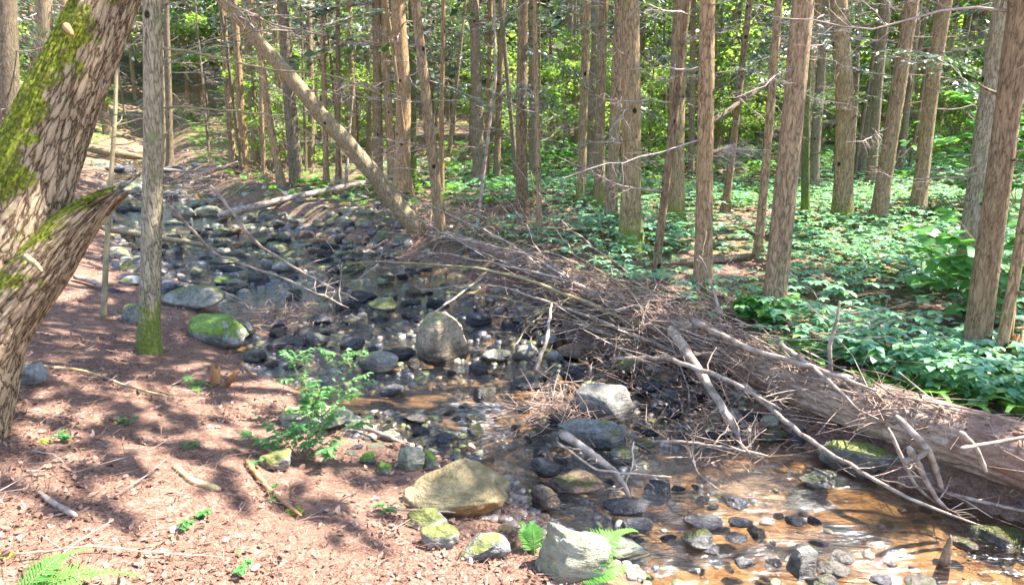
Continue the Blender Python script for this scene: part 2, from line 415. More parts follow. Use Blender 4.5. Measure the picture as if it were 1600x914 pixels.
def groundmat():
    m = N('forest_floor'); c = m.world()
    at = m.n('Attribute'); at.attribute_name = 'bed'
    n1 = m.noise(c, 60, 6, .75, .8); n3 = m.noise(c, 2.0, 5, .6); n4 = m.noise(c, 140, 3, .7)
    lit = m.ramp(m.math('ADD', m.math('MULTIPLY', n1, .7), m.math('MULTIPLY', m.noise(c, 16, 4, .7), .3)), [(.36, (.045, .025, .018)), (.47, (.155, .085, .06)), (.56, (.27, .165, .12)), (.67, (.54, .41, .34))])
    lit = m.mix(m.ramp(n3, [(.45, 0.0), (.65, .5)]), lit, m.ramp(n4, [(.3, (.12, .07, .045)), (.7, (.36, .22, .16))]))
    at2 = m.n('Attribute'); at2.attribute_name = 'green'
    gr = m.ramp(n1, [(.3, (.03, .045, .012)), (.7, (.12, .17, .04))])
    gf = m.math('MULTIPLY', at2.outputs['Fac'], m.ramp(m.noise(c, 1.1, 5, .7), [(.42, 0.0), (.6, .8)]))
    lit = m.mix(gf, lit, gr)
    # stream bed: ochre sand with stones of several sizes
    v1 = m.n('TexVoronoi'); v1.inputs['Scale'].default_value = 9; m.l(m.world((1, 1, .2)), v1.inputs['Vector'])
    v2 = m.n('TexVoronoi'); v2.inputs['Scale'].default_value = 24; m.l(m.world((1, 1, .2)), v2.inputs['Vector'])
    sand = m.ramp(m.noise(c, 5, 5, .65), [(.36, (.19, .105, .045)), (.52, (.38, .235, .12)), (.66, (.54, .37, .21))])
    st1 = m.mix(.75, m.ramp(m.math('FRACT', m.math('MULTIPLY', v1.outputs['Color'], 3.0)), [(0, (.09, .06, .04)), (.5, (.22, .15, .09)), (1, (.30, .24, .17))]), sand, 'MULTIPLY')
    edge1 = m.ramp(v1.outputs['Distance'], [(.32, 1.0), (.42, 0.0)])
    edge2 = m.ramp(v2.outputs['Distance'], [(.30, 1.0), (.42, 0.0)])
    sel = m.ramp(m.noise(c, 1.3, 3), [(.5, 0.0), (.58, .85)])
    bedc = m.mix(m.math('MULTIPLY', edge1, sel), sand, st1)
    bedc = m.mix(m.math('MULTIPLY', edge2, .45), bedc, m.ramp(m.math('FRACT', m.math('MULTIPLY', v2.outputs['Color'], 5.0)), [(0, (.10, .07, .05)), (1, (.34, .25, .17))]))
    fb = m.math('ADD', at.outputs['Fac'], m.math('MULTIPLY', m.math('SUBTRACT', n1, .5), .5))
    fb = m.ramp(fb, [(.40, 0.0), (.55, 1.0)])
    col = m.mix(fb, lit, bedc)
    m.bsdf(col, .9, m.bump(m.math('ADD', n1, m.math('MULTIPLY', n4, .4)), .8, .02), .15)
    return m.m
M['ground'] = groundmat()

def watermat():
    m = N('stream_water')
    at = m.n('Attribute'); at.attribute_name = 'riffle'
    # stretched along the flow (roughly +x, -y)
    g = m.n('NewGeometry'); mp = m.n('Mapping'); mp.vector_type = 'POINT'
    mp.inputs['Rotation'].default_value = (0, 0, R(38)); mp.inputs['Scale'].default_value = (2.6, 9, 6)
    m.l(g.outputs['Position'], mp.inputs[0])
    w1 = m.noise(mp.outputs[0], 1.5, 5, .6, 1.2)
    w2 = m.noise(m.world(), 22, 3, .6, .5)
    hgt = m.math('ADD', m.math('MULTIPLY', w1, 1.0), m.math('MULTIPLY', w2, .22))
    st = m.math('MULTIPLY_ADD', at.outputs['Fac'], .0)
    b = m.n('Bump'); b.inputs['Distance'].default_value = .09
    m.l(hgt, b.inputs['Height']); m.l(m.math('ADD', m.math('MULTIPLY', at.outputs['Fac'], .75), .28), b.inputs['Strength'])
    fr = m.n('Fresnel'); fr.inputs['IOR'].default_value = 1.33; m.l(b.outputs[0], fr.inputs['Normal'])
    gl = m.n('BsdfGlossy'); gl.inputs['Roughness'].default_value = .05; m.l(b.outputs[0], gl.inputs['Normal'])
    gl.inputs['Color'].default_value = (1, 1, 1, 1)
    tr = m.n('BsdfTransparent'); tr.inputs['Color'].default_value = (.83, .76, .63, 1)
    mx = m.n('MixShader'); m.l(m.math('MINIMUM', m.math('MULTIPLY', fr.outputs[0], 2.5), 1.0), mx.inputs[0])
    m.l(tr.outputs[0], mx.inputs[1]); m.l(gl.outputs[0], mx.inputs[2])
    # white water where it tumbles
    df = m.n('BsdfDiffuse'); df.inputs['Color'].default_value = (.80, .84, .90, 1); m.l(b.outputs[0], df.inputs['Normal'])
    foam = m.math('ADD', m.math('MULTIPLY', at.outputs['Fac'], .50), m.math('SUBTRACT', m.noise(mp.outputs[0], 3.2, 6, .75, 1.5), .5))
    ff = m.ramp(foam, [(.53, 0.0), (.72, .8)])
    m2 = m.n('MixShader'); m.l(ff, m2.inputs[0]); m.l(mx.outputs[0], m2.inputs[1]); m.l(df.outputs[0], m2.inputs[2])
    m.l(m2.outputs[0], m.out.inputs[0])
    return m.m
M['water'] = watermat()

# ------------------------------------------------------------------ ground and water
def warp(n, a, far):
    b = math.asinh(far / a); u = np.linspace(-1, 1, n); return a * np.sinh(b * u)
def build_ground():
    X = warp(560, 3.2, 170); Y = warp(620, 3.2, 170) + 5.5
    gx, gy = np.meshgrid(X, Y, indexing='xy')
    z = terrain(gx, gy)
    z = z + .012 * n2(gx, gy, 9, 31) * (np.hypot(gx, gy - 5) < 14)
    V = np.stack([gx, gy, z], -1).reshape(-1, 3)
    nx, ny = len(X), len(Y)
    i = np.arange(ny - 1)[:, None] * nx; j = np.arange(nx - 1)[None]
    q = np.stack([i + j, i + j + 1, i + nx + j + 1, i + nx + j], -1).reshape(-1, 4)
    o = mk('ground', V, [q], M['ground']); o['kind'] = 'structure'
    xl, xr = edges(gy); din = np.minimum(gx - xl, (xr - gx)) + n2(gx, gy, 2.2, 44) * .25
    bed = (sst(-.25, .2, din) * (1 - sst(27, 31, gy))).ravel()
    right = (sst(.2, 1.2, gx - xr) * sst(2, 5, gy) + sst(9, 16, gy) * sst(.2, 2, xl - gx) + sst(8, 11, gy) * sst(.0, .5, gx - xr) * .6 + sst(28, 32, gy)).ravel()
    for nm, d in (('bed', bed), ('green', np.clip(right, 0, 1))):
        a = o.data.attributes.new(nm, 'FLOAT', 'POINT'); a.data.foreach_set('value', d.astype(np.float32))
    return o
build_ground()
RIFF = [(300, 410, .9, 2.2), (470, 400, .8, 1.5), (620, 640, .8, .7), (740, 660, .95, .8), (860, 720, .9, .5), (850, 790, 1.0, .45), (980, 800, .8, .4), (1130, 720, .7, .5), (560, 500, .7, 1.0), (720, 520, .6, .5), (250, 300, .8, 3.0), (1290, 880, .5, .3), (470, 530, .9, .5), (220, 250, .8, 4)]
def build_water():
    ys = np.concatenate([np.linspace(-4, 2, 30), np.linspace(2.05, 9, 330), np.linspace(9.06, 20, 170), np.linspace(20.3, 60, 90)])
    u = np.linspace(-.12, 1.12, 150)
    xl, xr = edges(ys)
    gx = xl[:, None] + (xr - xl)[:, None] * u[None]; gy = np.repeat(ys[:, None], len(u), 1)
    # real metres of margin so that the sheet passes under the banks
    rf = np.zeros_like(gx)
    for px, py, a, s in RIFF:
        p = on_water(px, py); rf = np.maximum(rf, a * np.exp(-((gx - p[0]) ** 2 + (gy - p[1]) ** 2) / (s * s)))
    rf = np.clip(rf * (1 + .4 * n2(gx, gy, 2.2, 70)) + .10 * n2(gx, gy, 1.2, 74), 0, 1)
    z = zw(gy) + .018 * rf * n2(gx + gy * .5, gy, 5, 71) + .008 * rf * n2(gx, gy, 13, 72) + .003 * n2(gx, gy, 3, 73)
    V = np.stack([gx, gy, z], -1).reshape(-1, 3); nx = len(u); ny = len(ys)
    i = np.arange(ny - 1)[:, None] * nx; j = np.arange(nx - 1)[None]
    q = np.stack([i + j, i + j + 1, i + nx + j + 1, i + nx + j], -1).reshape(-1, 4)
    o = mk('stream_water', V, [q], M['water']); o['kind'] = 'structure'
    a = o.data.attributes.new('riffle', 'FLOAT', 'POINT'); a.data.foreach_set('value', rf.ravel().astype(np.float32))
build_water()

# ------------------------------------------------------------------ trees: shared pieces
def path(a, b, n=8, wob=.03, sag=0.0, seed=0):
    a = np.asarray(a, float); b = np.asarray(b, float); t = np.linspace(0, 1, n)[:, None]
    P = a + (b - a) * t; L = np.linalg.norm(b - a)
    r = np.random.default_rng(seed)
    off = np.cumsum(r.normal(size=(n, 3)), 0); off -= off[:1] + (off[-1:] - off[:1]) * t
    P = P + off * wob * L / math.sqrt(n)
    P[:, 2] -= sag * L * 4 * (t[:, 0] * (1 - t[:, 0]))
    return P
def twiggy(buf, P, r0, r1, rng, twigs=10, tl=.5, sides=5, depth=1, droop=-.1, fork=.6, start=.15):
    n = len(P); rad = np.linspace(r0, r1, n); buf.tube(P, rad, sides)
    L = np.linalg.norm(P[-1] - P[0]); D = (P[-1] - P[0]) / max(L, 1e-6)
    for k in range(twigs):
        t = start + (1 - start) * rng.random(); i = min(int(t * (n - 1)), n - 2); fr = t * (n - 1) - i
        p = P[i] * (1 - fr) + P[i + 1] * fr
        side = np.cross(D, [0, 0, 1.0]); side /= np.linalg.norm(side) + 1e-6
        s = rng.choice([-1, 1]); d = D * (.5 + .5 * rng.random()) + side * s * (fork + .4 * rng.random()) + np.array([0, 0, droop + rng.normal() * .3])
        d /= np.linalg.norm(d); l = tl * (1.1 - .7 * t) * (.4 + .8 * rng.random())
        Q = path(p, p + d * l, 5, .10, rng.normal() * .05, int(rng.integers(1e9)))
        rr = (r0 + (r1 - r0) * t) * .45
        if depth > 0: twiggy(buf, Q, rr, max(rr * .3, .0008), rng, max(2, twigs // 3), l * .55, 3, depth - 1, droop, fork)
        else: buf.tube(Q, np.linspace(rr, max(rr * .3, .0008), 5), 3, cap=False)

def dead_branch_mesh(seed, L=1.6, r=.012, twigs=12, depth=1, mat='greytwig', droop=-.15):
    rng = np.random.default_rng(seed); b = Buf()
    P = path((0, 0, 0), (L, 0, L * rng.uniform(-.18, .15)), 9, .05, rng.uniform(-.04, .08), seed)
    twiggy(b, P, r, r * .2, rng, twigs, L * .42, 5, depth, droop)
    o = b.build('dead_branch_source', M[mat]); me = o.data; bpy.data.objects.remove(o); return me
DEAD = [dead_branch_mesh(100 + i, random.uniform(1.0, 2.2), random.uniform(.008, .016), 14, 1, 'greytwig' if i % 2 else 'deadtwig') for i in range(8)]

# hemlock spray: feathery flat bough
def spray_leaves(rng, n_sprays, L, width, start=.1):
    """returns verts, faces of small needle tufts along side twigs of a bough of length L along +X"""
    T = np.array([[0, 0, 0], [.5, .5, .04], [1, 0, 0], [.5, -.5, .04]]); Fq = [np.array([[0, 1, 2, 3]])]
    locs = []; mats = []
    for s in (-1, 1):
        for t in np.linspace(start, 1, n_sprays):
            side = L * width * (1.15 - t) * (.7 + .5 * rng.random())
            ang = s * R(rng.uniform(42, 68)); m = max(3, int(side / .05))
            for u in np.linspace(.08, 1, m):
                p = np.array([t * L + math.cos(ang) * side * u, math.sin(ang) * side * u, -.22 * (t * L) ** 2 / L - .25 * (side * u) ** 2 / max(side, .1) + rng.normal() * .012])
                for s2 in (-1, 1):
                    locs.append(p); a2 = ang + s2 * R(rng.uniform(25, 60))
                    ln = .085 * (1.1 - .5 * u) * rng.uniform(.7, 1.3)
                    Mx = rotz(np.array([a2]))[0] @ roty(np.array([R(rng.uniform(5, 30))]))[0] @ rotx(np.array([rng.normal() * .5]))[0] @ np.diag([ln, ln * .34, ln])
                    mats.append(Mx)
    return scatter(T, Fq, np.array(mats), np.array(locs))
def bough_mesh(seed, L=1.8):
    rng = np.random.default_rng(seed); b = Buf()
    t = np.linspace(0, 1, 8); P = np.stack([t * L, rng.normal(size=8) * .02, -.22 * t * t * L], 1)
    b.tube(P, np.linspace(.014, .003, 8), 4)
    n1 = b.n
    V, Fs = spray_leaves(rng, 9, L, .42)
    o = b.build('x', M['deadwood']); bpy.data.objects.remove(o)
    nf = sum(len(np.vstack(f)) for f in b.F.values())
    b.add(V, *Fs)
    # quads of leaves must come last for the material index
    Fa = {k: np.vstack(v) for k, v in b.F.items()}
    order = [Fa[3]] + [Fa[4]] if 3 in Fa else [Fa[4]]
    o = mk('bough_source', np.vstack(b.V), order, [M['deadwood'], M['needle']])
    mi = np.zeros(sum(len(f) for f in order), np.int32); mi[-len(Fs[0]):] = 1
    o.data.polygons.foreach_set('material_index', mi); me = o.data; bpy.data.objects.remove(o); return me
BOUGH = [bough_mesh(300 + i, 1.3 + .35 * (i % 4)) for i in range(6)]

def crown_mesh(seed, H=11.0, z0=0.0, rmax=2.4, n=2600):
    rng = np.random.default_rng(seed)
    T = np.array([[0, 0, 0], [.45, .5, .1], [1, 0, -.1], [.5, -.45, .08]]); Fq = [np.array([[0, 1, 2, 3]])]
    # boughs
    nb = 70; zb = z0 + (H - z0) * rng.random(nb) ** 1.2; az = rng.random(nb) * 6.283
    Lb = rmax * (1 - (zb - z0) / (H - z0)) ** .7 * rng.uniform(.6, 1.15, nb) + .3
    k = rng.choice(nb, n, p=Lb / Lb.sum()); u = rng.random(n) ** .6
    spread = .55 * Lb[k] * (1.05 - u) * rng.uniform(-1, 1, n)
    r = Lb[k] * u; a = az[k]
    loc = np.stack([np.cos(a) * r - np.sin(a) * spread, np.sin(a) * r + np.cos(a) * spread, zb[k] - .25 * r * r / Lb[k] + rng.normal(size=n) * .06], 1)
    s = rng.uniform(.16, .42, n)
    Mx = rotz(a + rng.uniform(-1, 1, n)) @ roty(rng.normal(size=n) * .35) @ rotx(rng.normal(size=n) * .5)
    Mx = Mx * np.stack([s, s * .55, s], -1)[:, None, :]
    V, Fs = scatter(T, Fq, Mx, loc)
    b = Buf()
    for i in range(nb):
        e = np.array([math.cos(az[i]) * Lb[i] * .8, math.sin(az[i]) * Lb[i] * .8, zb[i] - .2 * Lb[i]])
        b.tube(np.array([[0, 0, zb[i]], e * [.5, .5, 0] + [0, 0, zb[i]], e]), [.025, .015, .005], 3, cap=False)
    nw = sum(len(f) for f in b.F[4]); b.add(V, *Fs)
    o = b.build('crown_source', [M['deadwood'], M['needle']]); mi = np.ones(len(o.data.polygons), np.int32); mi[:nw] = 0
    o.data.polygons.foreach_set('material_index', mi); me = o.data; bpy.data.objects.remove(o); return me
CROWN_N = 620
CROWN = [crown_mesh(500 + i, 10.5, 0, 2.3, CROWN_N) for i in range(5)]

def leafy_crown(seed, n=5200, rx=2.6, h=7.0, size=.13, mat='bright'):
    rng = np.random.default_rng(seed)
    T = np.array([[0, 0, 0], [.35, .38, .06], [.75, .3, .02], [1.05, 0, -.1], [.75, -.3, .02], [.35, -.38, .06]]); Fq = [np.array([[0, 1, 2, 3], [0, 3, 4, 5]])]
    nc = 46; c = rng.normal(size=(nc, 3)); c /= np.linalg.norm(c, axis=1)[:, None]; c *= rng.random((nc, 1)) ** .5
    c = c * [rx, rx, h / 2] + [0, 0, h / 2]
    b = Buf()
    for q in c[:24]:
        b.tube(path((0, 0, max(0, q[2] * .45)), q, 6, .08, 0, int(rng.integers(1e9))), np.linspace(.03, .006, 6), 3, cap=False)
    nw = sum(len(f) for f in b.F[4])
    k = rng.integers(0, nc, n); cr = rng.uniform(.35, .95, nc)
    off = rng.normal(size=(n, 3)); off /= np.linalg.norm(off, axis=1)[:, None]; off *= (rng.random((n, 1)) ** .45) * cr[k][:, None] * [1, 1, .5]
    loc = c[k] + off; s = size * rng.uniform(.6, 1.4, n)
    Mx = rotz(rng.random(n) * 6.283) @ roty(rng.uniform(-.2, .9, n)) @ rotx(rng.normal(size=n) * .4)
    Mx = Mx * np.stack([s, s, s], -1)[:, None, :]
    V, Fs = scatter(T, Fq, Mx, loc); b.add(V, *Fs)
    o = b.build('crown_source', [M['deadwood'], M[mat]]); mi = np.ones(len(o.data.polygons), np.int32); mi[:nw] = 0
    o.data.polygons.foreach_set('material_index', mi); me = o.data; bpy.data.objects.remove(o); return me
LEAFY = [leafy_crown(700 + i, 5200, random.uniform(2.2, 3.2), random.uniform(6, 8)) for i in range(4)]

def trunk_buf(top, r0, H, sides=18, seed=0, flare=.35, stubs=14, bend=.0):
    """trunk from origin; `top` = xy slope per metre of height"""
    rng = np.random.default_rng(seed); b = Buf()
    zz = np.concatenate([[-.35, -.12, 0, .06, .14, .26, .42], np.linspace(.7, H, max(8, int(H / .45)))])
    wx = np.interp(zz, np.linspace(0, H, 9), np.concatenate([[0], rng.normal(size=8) * .035])) * (zz > 0)
    wy = np.interp(zz, np.linspace(0, H, 9), np.concatenate([[0], rng.normal(size=8) * .035])) * (zz > 0)
    P = np.stack([top[0] * zz + wx * r0 * 6 + bend * np.sin(np.clip(zz / 5, 0, 1) * math.pi), top[1] * zz + wy * r0 * 6, zz], 1)
    rad = r0 * (1 - .78 * np.clip(zz, 0, H) / H) * (1 + flare * np.exp(-np.maximum(zz, 0) / .2))
    start = b.n; b.tube(P, rad, sides)
    V = b.V[-1]; n = len(zz) * sides
    ax = np.repeat(P, sides, 0); d = V[:n] - ax; dn = np.linalg.norm(d, axis=1)[:, None]
    ang = np.arctan2(d[:, 1], d[:, 0]); root = np.exp(-np.maximum(V[:n, 2], 0) / .22)
    ph = rng.random() * 6; k = rng.integers(4, 6)
    amp = 1 + .32 * flare * root * np.cos(ang * k + ph) + .05 * vn(np.stack([np.cos(ang) * 2, np.sin(ang) * 2, V[:n, 2] * 1.6], 1), seed)
    V[:n] = ax + d * amp[:, None]
    for s in range(stubs):
        z = rng.uniform(.5, min(H, 7)); a = rng.random() * 6.283; i = np.searchsorted(zz, z) - 1
        f = (z - zz[i]) / (zz[i + 1] - zz[i]); c = P[i] * (1 - f) + P[i + 1] * f; rr = rad[i] * (1 - f) + rad[i + 1] * f
        dd = np.array([math.cos(a), math.sin(a), rng.uniform(-.2, .5)]); l = rng.choice([.03, .05, .1, .22]) * rng.uniform(.6, 1.2)
        b.tube(np.array([c + dd * rr * .7, c + dd * (rr + l * .5), c + dd * (rr + l) + [0, 0, rng.normal() * .02]]), [.016, .009, .005], 5)
    return b, P, rad, zz

LM = []     # landmark trees (phrase, px of foot)
ALLP = []
ALLT = []   # every tree root for the automatic labels
def interp_trunk(P, rad, zz, z):
    i = min(max(np.searchsorted(zz, z) - 1, 0), len(zz) - 2); f = (z - zz[i]) / (zz[i + 1] - zz[i])
    return P[i] * (1 - f) + P[i + 1] * f, rad[i] * (1 - f) + rad[i + 1] * f
def add_limbs(root, P, rad, zz, rng, nd, nb, zlo, zhi, sc=1.0, face=None):
    for k in range(nd):
        z = rng.uniform(zlo, zhi); c, r = interp_trunk(P, rad, zz, z); a = rng.random() * 6.283
        child('dead_branch', DEAD[int(rng.integers(len(DEAD)))], root, c + np.array([math.cos(a), math.sin(a), 0]) * r * .8, (rng.normal() * .6, rng.uniform(-.25, .35), a), sc * rng.uniform(.6, 1.15))
    for k in range(nb):
        z = rng.uniform(max(zlo, 1.8), zhi); c, r = interp_trunk(P, rad, zz, z); a = rng.random() * 6.283
        child('bough', BOUGH[int(rng.integers(len(BOUGH)))], root, c + np.array([math.cos(a), math.sin(a), 0]) * r * .8, (rng.normal() * .2, rng.uniform(-.1, .3), a), sc * rng.uniform(.7, 1.2))
def make_tree(bx, by, tx, ty, wpx, label=None, mat='bark', name='hemlock_tree', cat='tree', H=None, seed=None, crown=True, nd=4, nb=0, flare=.5, sides=18, stubs=14, group='upright trunks of the wood', dist=None, broken=None):
    P0 = hit(bx, by)
    seed = seed if seed is not None else int(bx * 7 + by); rng = np.random.default_rng(seed)
    d = ray(tx, ty); t = (P0[1] - CAM[1]) / d[1]; Q = CAM + t * d
    hz = Q[2] - P0[2]; slope = ((Q[0] - P0[0]) / hz, rng.normal() * .008)
    dist = (P0 - CAM) @ FW; r0 = wpx * dist / F / 2 * .97
    H = H or rng.uniform(12, 16); H = broken or H
    root = empty(name, P0)
    b, P, rad, zz = trunk_buf(slope, r0, H, sides, seed, flare, stubs)
    b.build('trunk', M[mat], root)
    if crown and rng.random() < .34:
        c, r = interp_trunk(P, rad, zz, H * .42)
        child('crown', CROWN[int(rng.integers(len(CROWN)))], root, c, (slope[1], slope[0] * -0, rng.random() * 6.28), (1, 1, H * .58 / 10.5 * 1.05))
    zhi = 1.9 + .20 * dist
    add_limbs(root, P, rad, zz, rng, nd, nb, .9, max(2.6, zhi))
    root['category'] = cat; root['group'] = group
    if label: root['label'] = label
    ALLT.append((root, bx, by, bool(label)))
    return root, P, rad, zz, P0

# (foot px, foot py, top px, top py, width px, label, material, options)
T = [
 (1520, 575, 1597, 0, 37, 'nearest brown hemlock on the right, foot among round green leaves above the log', 'bark', dict(sides=28, nd=5, stubs=20, flare=.2)),
 (1505, 450, 1568, 0, 29, 'mossy furrowed trunk just behind the nearest right hemlock, half covered by it', 'bark_grey', dict(sides=24, nd=3)),
 (1556, 592, 1640, 120, 17, 'slim young trunk leaning right at the right edge beside a broken orange stump', 'bark', dict(sides=20, nd=2, crown=False, H=7, flare=.1)),
 (1207, 497, 1252, 0, 35, 'thick knotty hemlock right of centre with leafy sprouts round its foot', 'bark', dict(sides=28, stubs=26, nd=5, flare=.25)),
 (1098, 468, 1103, 0, 27, 'straight hemlock standing close behind the pale broken limb of the brush pile', 'bark', dict(sides=24, stubs=18)),
 (1022, 445, 1076, 0, 13, 'slim hemlock leaning right beside the long log lying on the forest floor', 'bark', dict(stubs=10, flare=.2)),
 (985, 388, 990, 0, 32, 'stout hemlock with flared mossy roots in the middle of the right bank', 'bark_moss', dict(sides=28, stubs=26, flare=.7)),
 (1055, 352, 1066, 0, 27, 'thick hemlock with a flared foot right of the mossy-rooted trunk', 'bark_moss', dict(sides=24, flare=.45)),
 (954, 355, 968, 0, 19, 'front trunk of the touching pair left of the mossy-rooted trunk', 'bark', dict()),
 (936, 332, 945, 0, 17, 'rear trunk of the touching pair, green algae at its foot', 'bark_moss', dict()),
 (907, 317, 916, 0, 15, 'straight trunk left of the touching pair, pale moss at foot', 'bark_moss', dict()),
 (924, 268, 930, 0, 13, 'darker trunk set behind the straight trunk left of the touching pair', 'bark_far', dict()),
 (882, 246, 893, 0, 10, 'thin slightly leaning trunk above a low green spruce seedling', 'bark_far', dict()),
 (862, 244, 860, 60, 10, 'reddish dead trunk snapped off at its top', 'bark_red', dict(crown=False, broken=4.2, nd=1)),
 (843, 372, 838, 120, 9, 'thin pole close on the right of the ridged central trunk', 'bark', dict(stubs=5, flare=.1, crown=False, H=9)),
 (815, 332, 820, 0, 19, 'ridged upright central trunk with loose bark near its foot', 'bark', dict(sides=22)),
 (776, 282, 786, 0, 11, 'right one of two thin trunks left of the ridged central trunk', 'bark', dict()),
 (760, 282, 766, 0, 8, 'left one of two thin trunks left of the ridged central trunk', 'bark', dict()),
 (690, 372, 650, 0, 17, 'smooth hemlock leaning left, standing where the fallen log ends', 'bark', dict(stubs=12, flare=.15, sides=22)),
 (645, 284, 643, 60, 13, 'green algae covered trunk behind the thick reddish one', 'bark_green', dict(stubs=4)),
 (628, 300, 620, 0, 26, 'thick reddish brown trunk left of centre on the far bank', 'bark', dict(sides=24, stubs=18)),
 (613, 290, 597, 0, 13, 'crooked trunk hugging the left side of the thick reddish one', 'bark', dict()),
 (553, 252, 546, 0, 11, 'sun-edged trunk left of the crooked one', 'bark', dict()),
 (528, 290, 526, 0, 8, 'slender trunk crossed low by the leaning dead trunk', 'bark', dict()),
 (510, 290, 504, 0, 9, 'left neighbour of the slender trunk crossed by the leaning dead one', 'bark', dict()),
 (487, 270, 485, 0, 12, 'dark upright trunk with many dead twigs left of the leaning trunk', 'bark_far', dict(nd=7)),
 (440, 290, 402, 60, 12, 'trunk leaning left over the far grassy bank', 'bark', dict()),
 (413, 280, 405, 0, 8, 'thin trunk just left of the left-leaning far trunk', 'bark', dict()),
 (385, 276, 366, 0, 13, 'reddish trunk on the far bank above the driftwood', 'bark', dict()),
 (366, 272, 345, 0, 11, 'trunk close beside the reddish one above the driftwood', 'bark', dict()),
 (266, 262, 262, 20, 11, 'dark trunk right behind the grey mossy tree by the stream', 'bark_far', dict()),
 (255, 254, 246, 20, 10, 'curved trunk at the head of the visible stream', 'bark_far', dict()),
 (1133, 332, 1172, 0, 12, 'slim right-leaning trunk between the straight hemlock and the thick knotty one', 'bark', dict()),
 (1146, 236, 1152, 0, 14, 'darker trunk crossed by the tilted dead log', 'bark_far', dict()),
 (1184, 405, 1218, 0, 14, 'narrow trunk just left of the thick knotty hemlock', 'bark', dict()),
 (1258, 350, 1264, 0, 13, 'grey-green pole just right of the thick knotty hemlock', 'bark_green', dict(stubs=8)),
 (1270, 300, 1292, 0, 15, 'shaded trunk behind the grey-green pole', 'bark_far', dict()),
 (1315, 352, 1311, 0, 30, 'stout upright hemlock with greenish left side among ground leaves', 'bark_moss', dict(sides=26, stubs=24)),
 (1328, 260, 1344, 0, 11, 'thin trunk behind the stout upright hemlock on the right', 'bark_far', dict()),
 (1360, 298, 1384, 0, 15, 'trunk in shade left of the thick right-leaning hemlock', 'bark_far', dict()),
 (1370, 358, 1422, 0, 24, 'thick hemlock leaning right over the leafy ground', 'bark', dict(sides=24, stubs=20)),
 (1405, 270, 1438, 0, 10, 'dark narrow trunk behind the thick right-leaning hemlock', 'bark_far', dict()),
 (1432, 342, 1477, 0, 22, 'hemlock right of the thick right-leaning one, by the young maple', 'bark', dict(sides=22)),
 (1478, 225, 1517, 0, 13, 'distant trunk half hidden by young maple leaves', 'bark_far', dict()),
 (1490, 232, 1530, 0, 11, 'distant trunk just right of the one half hidden by maple leaves', 'bark_far', dict()),
 (735, 248, 742, 0, 9, 'far dark trunk left of the two thin trunks near the centre', 'bark_far', dict()),
 (700, 258, 728, 0, 7, 'thin far stem leaning right near the centre', 'bark_far', dict()),
 (22, 335, 8, 0, 36, 'broad shaded trunk behind the old mossy tree at the far left edge', 'bark_far', dict(sides=22)),
 (84, 318, 66, 0, 28, 'broad shaded trunk showing left of the top of the old mossy tree', 'bark_far', dict(sides=22)),
 (577, 250, 575, 0, 8, 'dark far trunk between the sun-edged and crooked trunks', 'bark_far', dict()),
]
for k, (bx, by, tx, ty, w, lab, mat, kw) in enumerate(T):
    make_tree(bx, by, tx, ty, w, lab, mat, **{**dict(nb=(2 if hit(bx, by)[1] > 9 else 0), nd=(9 if bx < 700 else 4)), **kw})
    LM.append((bx, by, lab))
print('trees near:', len(T))

# far trees: scattered in the wood behind, feet kept clear of the stream
far_pts = []
rng = np.random.default_rng(5)
tries = 0
while len(far_pts) < 240 and tries < 20000:
    tries += 1
    y = 9 + 45 * rng.random() ** .9; x = rng.uniform(-.95, .95) * (y + 2)
    if y < 15 and -.7 * y < x: continue
    xl, xr = edges(np.array(y)); 
    if xl - .8 < x < xr + .8: continue
    if any((x - q[0]) ** 2 + (y - q[1]) ** 2 < .7 for q in far_pts): continue
    z = float(terrain(x, y)); px, py, d = project((x, y, z))
    if px < 210 and y < 14: continue
    if any(abs(px - t[0]) < 12 and abs(py - t[1]) < 40 for t in T): continue
    far_pts.append((x, y, z, px, py))
TR = []
for i in range(8):
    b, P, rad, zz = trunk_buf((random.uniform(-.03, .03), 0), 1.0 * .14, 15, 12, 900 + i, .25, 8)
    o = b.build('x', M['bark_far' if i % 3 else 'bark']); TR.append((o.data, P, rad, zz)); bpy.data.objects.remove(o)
def shared_tree(x, y, z, sc, rng, nd, nb, hi, group):
    k = int(rng.integers(8)); me, P, rad, zz = TR[k]
    root = empty('hemlock_tree', (x, y, z), rng.random() * 6.28); root.scale = (1, 1, 1)
    tr = child('trunk', me, root, (0, 0, 0), (rng.normal() * .02, rng.normal() * .02, 0), (sc, sc, rng.uniform(.85, 1.15)))
    low = y > 13 and rng.random() < (.95 if x < -.08 * y else .6)
    if low or rng.random() < (.32 if group.startswith('trees round') else .36): child('crown', CROWN[int(rng.integers(5))], root, (P[-1] * (rng.uniform(.14, .26) if low else .38)) * [sc, sc, 1], (0, 0, rng.random() * 6), (.75, .75, .9) if low else (1, 1, .9))
    P2 = P * [sc, sc, 1]
    add_limbs(root, P2, rad * sc, zz, rng, nd, nb, 1.0, hi, 1.15)
    root['category'] = 'tree'; root['group'] = group
    return root
for x, y, z, px, py in far_pts:
    d = math.hypot(x, y)
    nd = int(rng.integers(8, 15)) if x < .1 * y else int(rng.integers(3, 7)); nb = int(rng.integers(1, 4))
    r = shared_tree(x, y, z, rng.uniform(.4, 1.25), rng, nd, nb, 2.3 + .17 * d, 'upright trunks of the wood')
    ALLT.append((r, px, py, False))
POLES = []; tries = 0
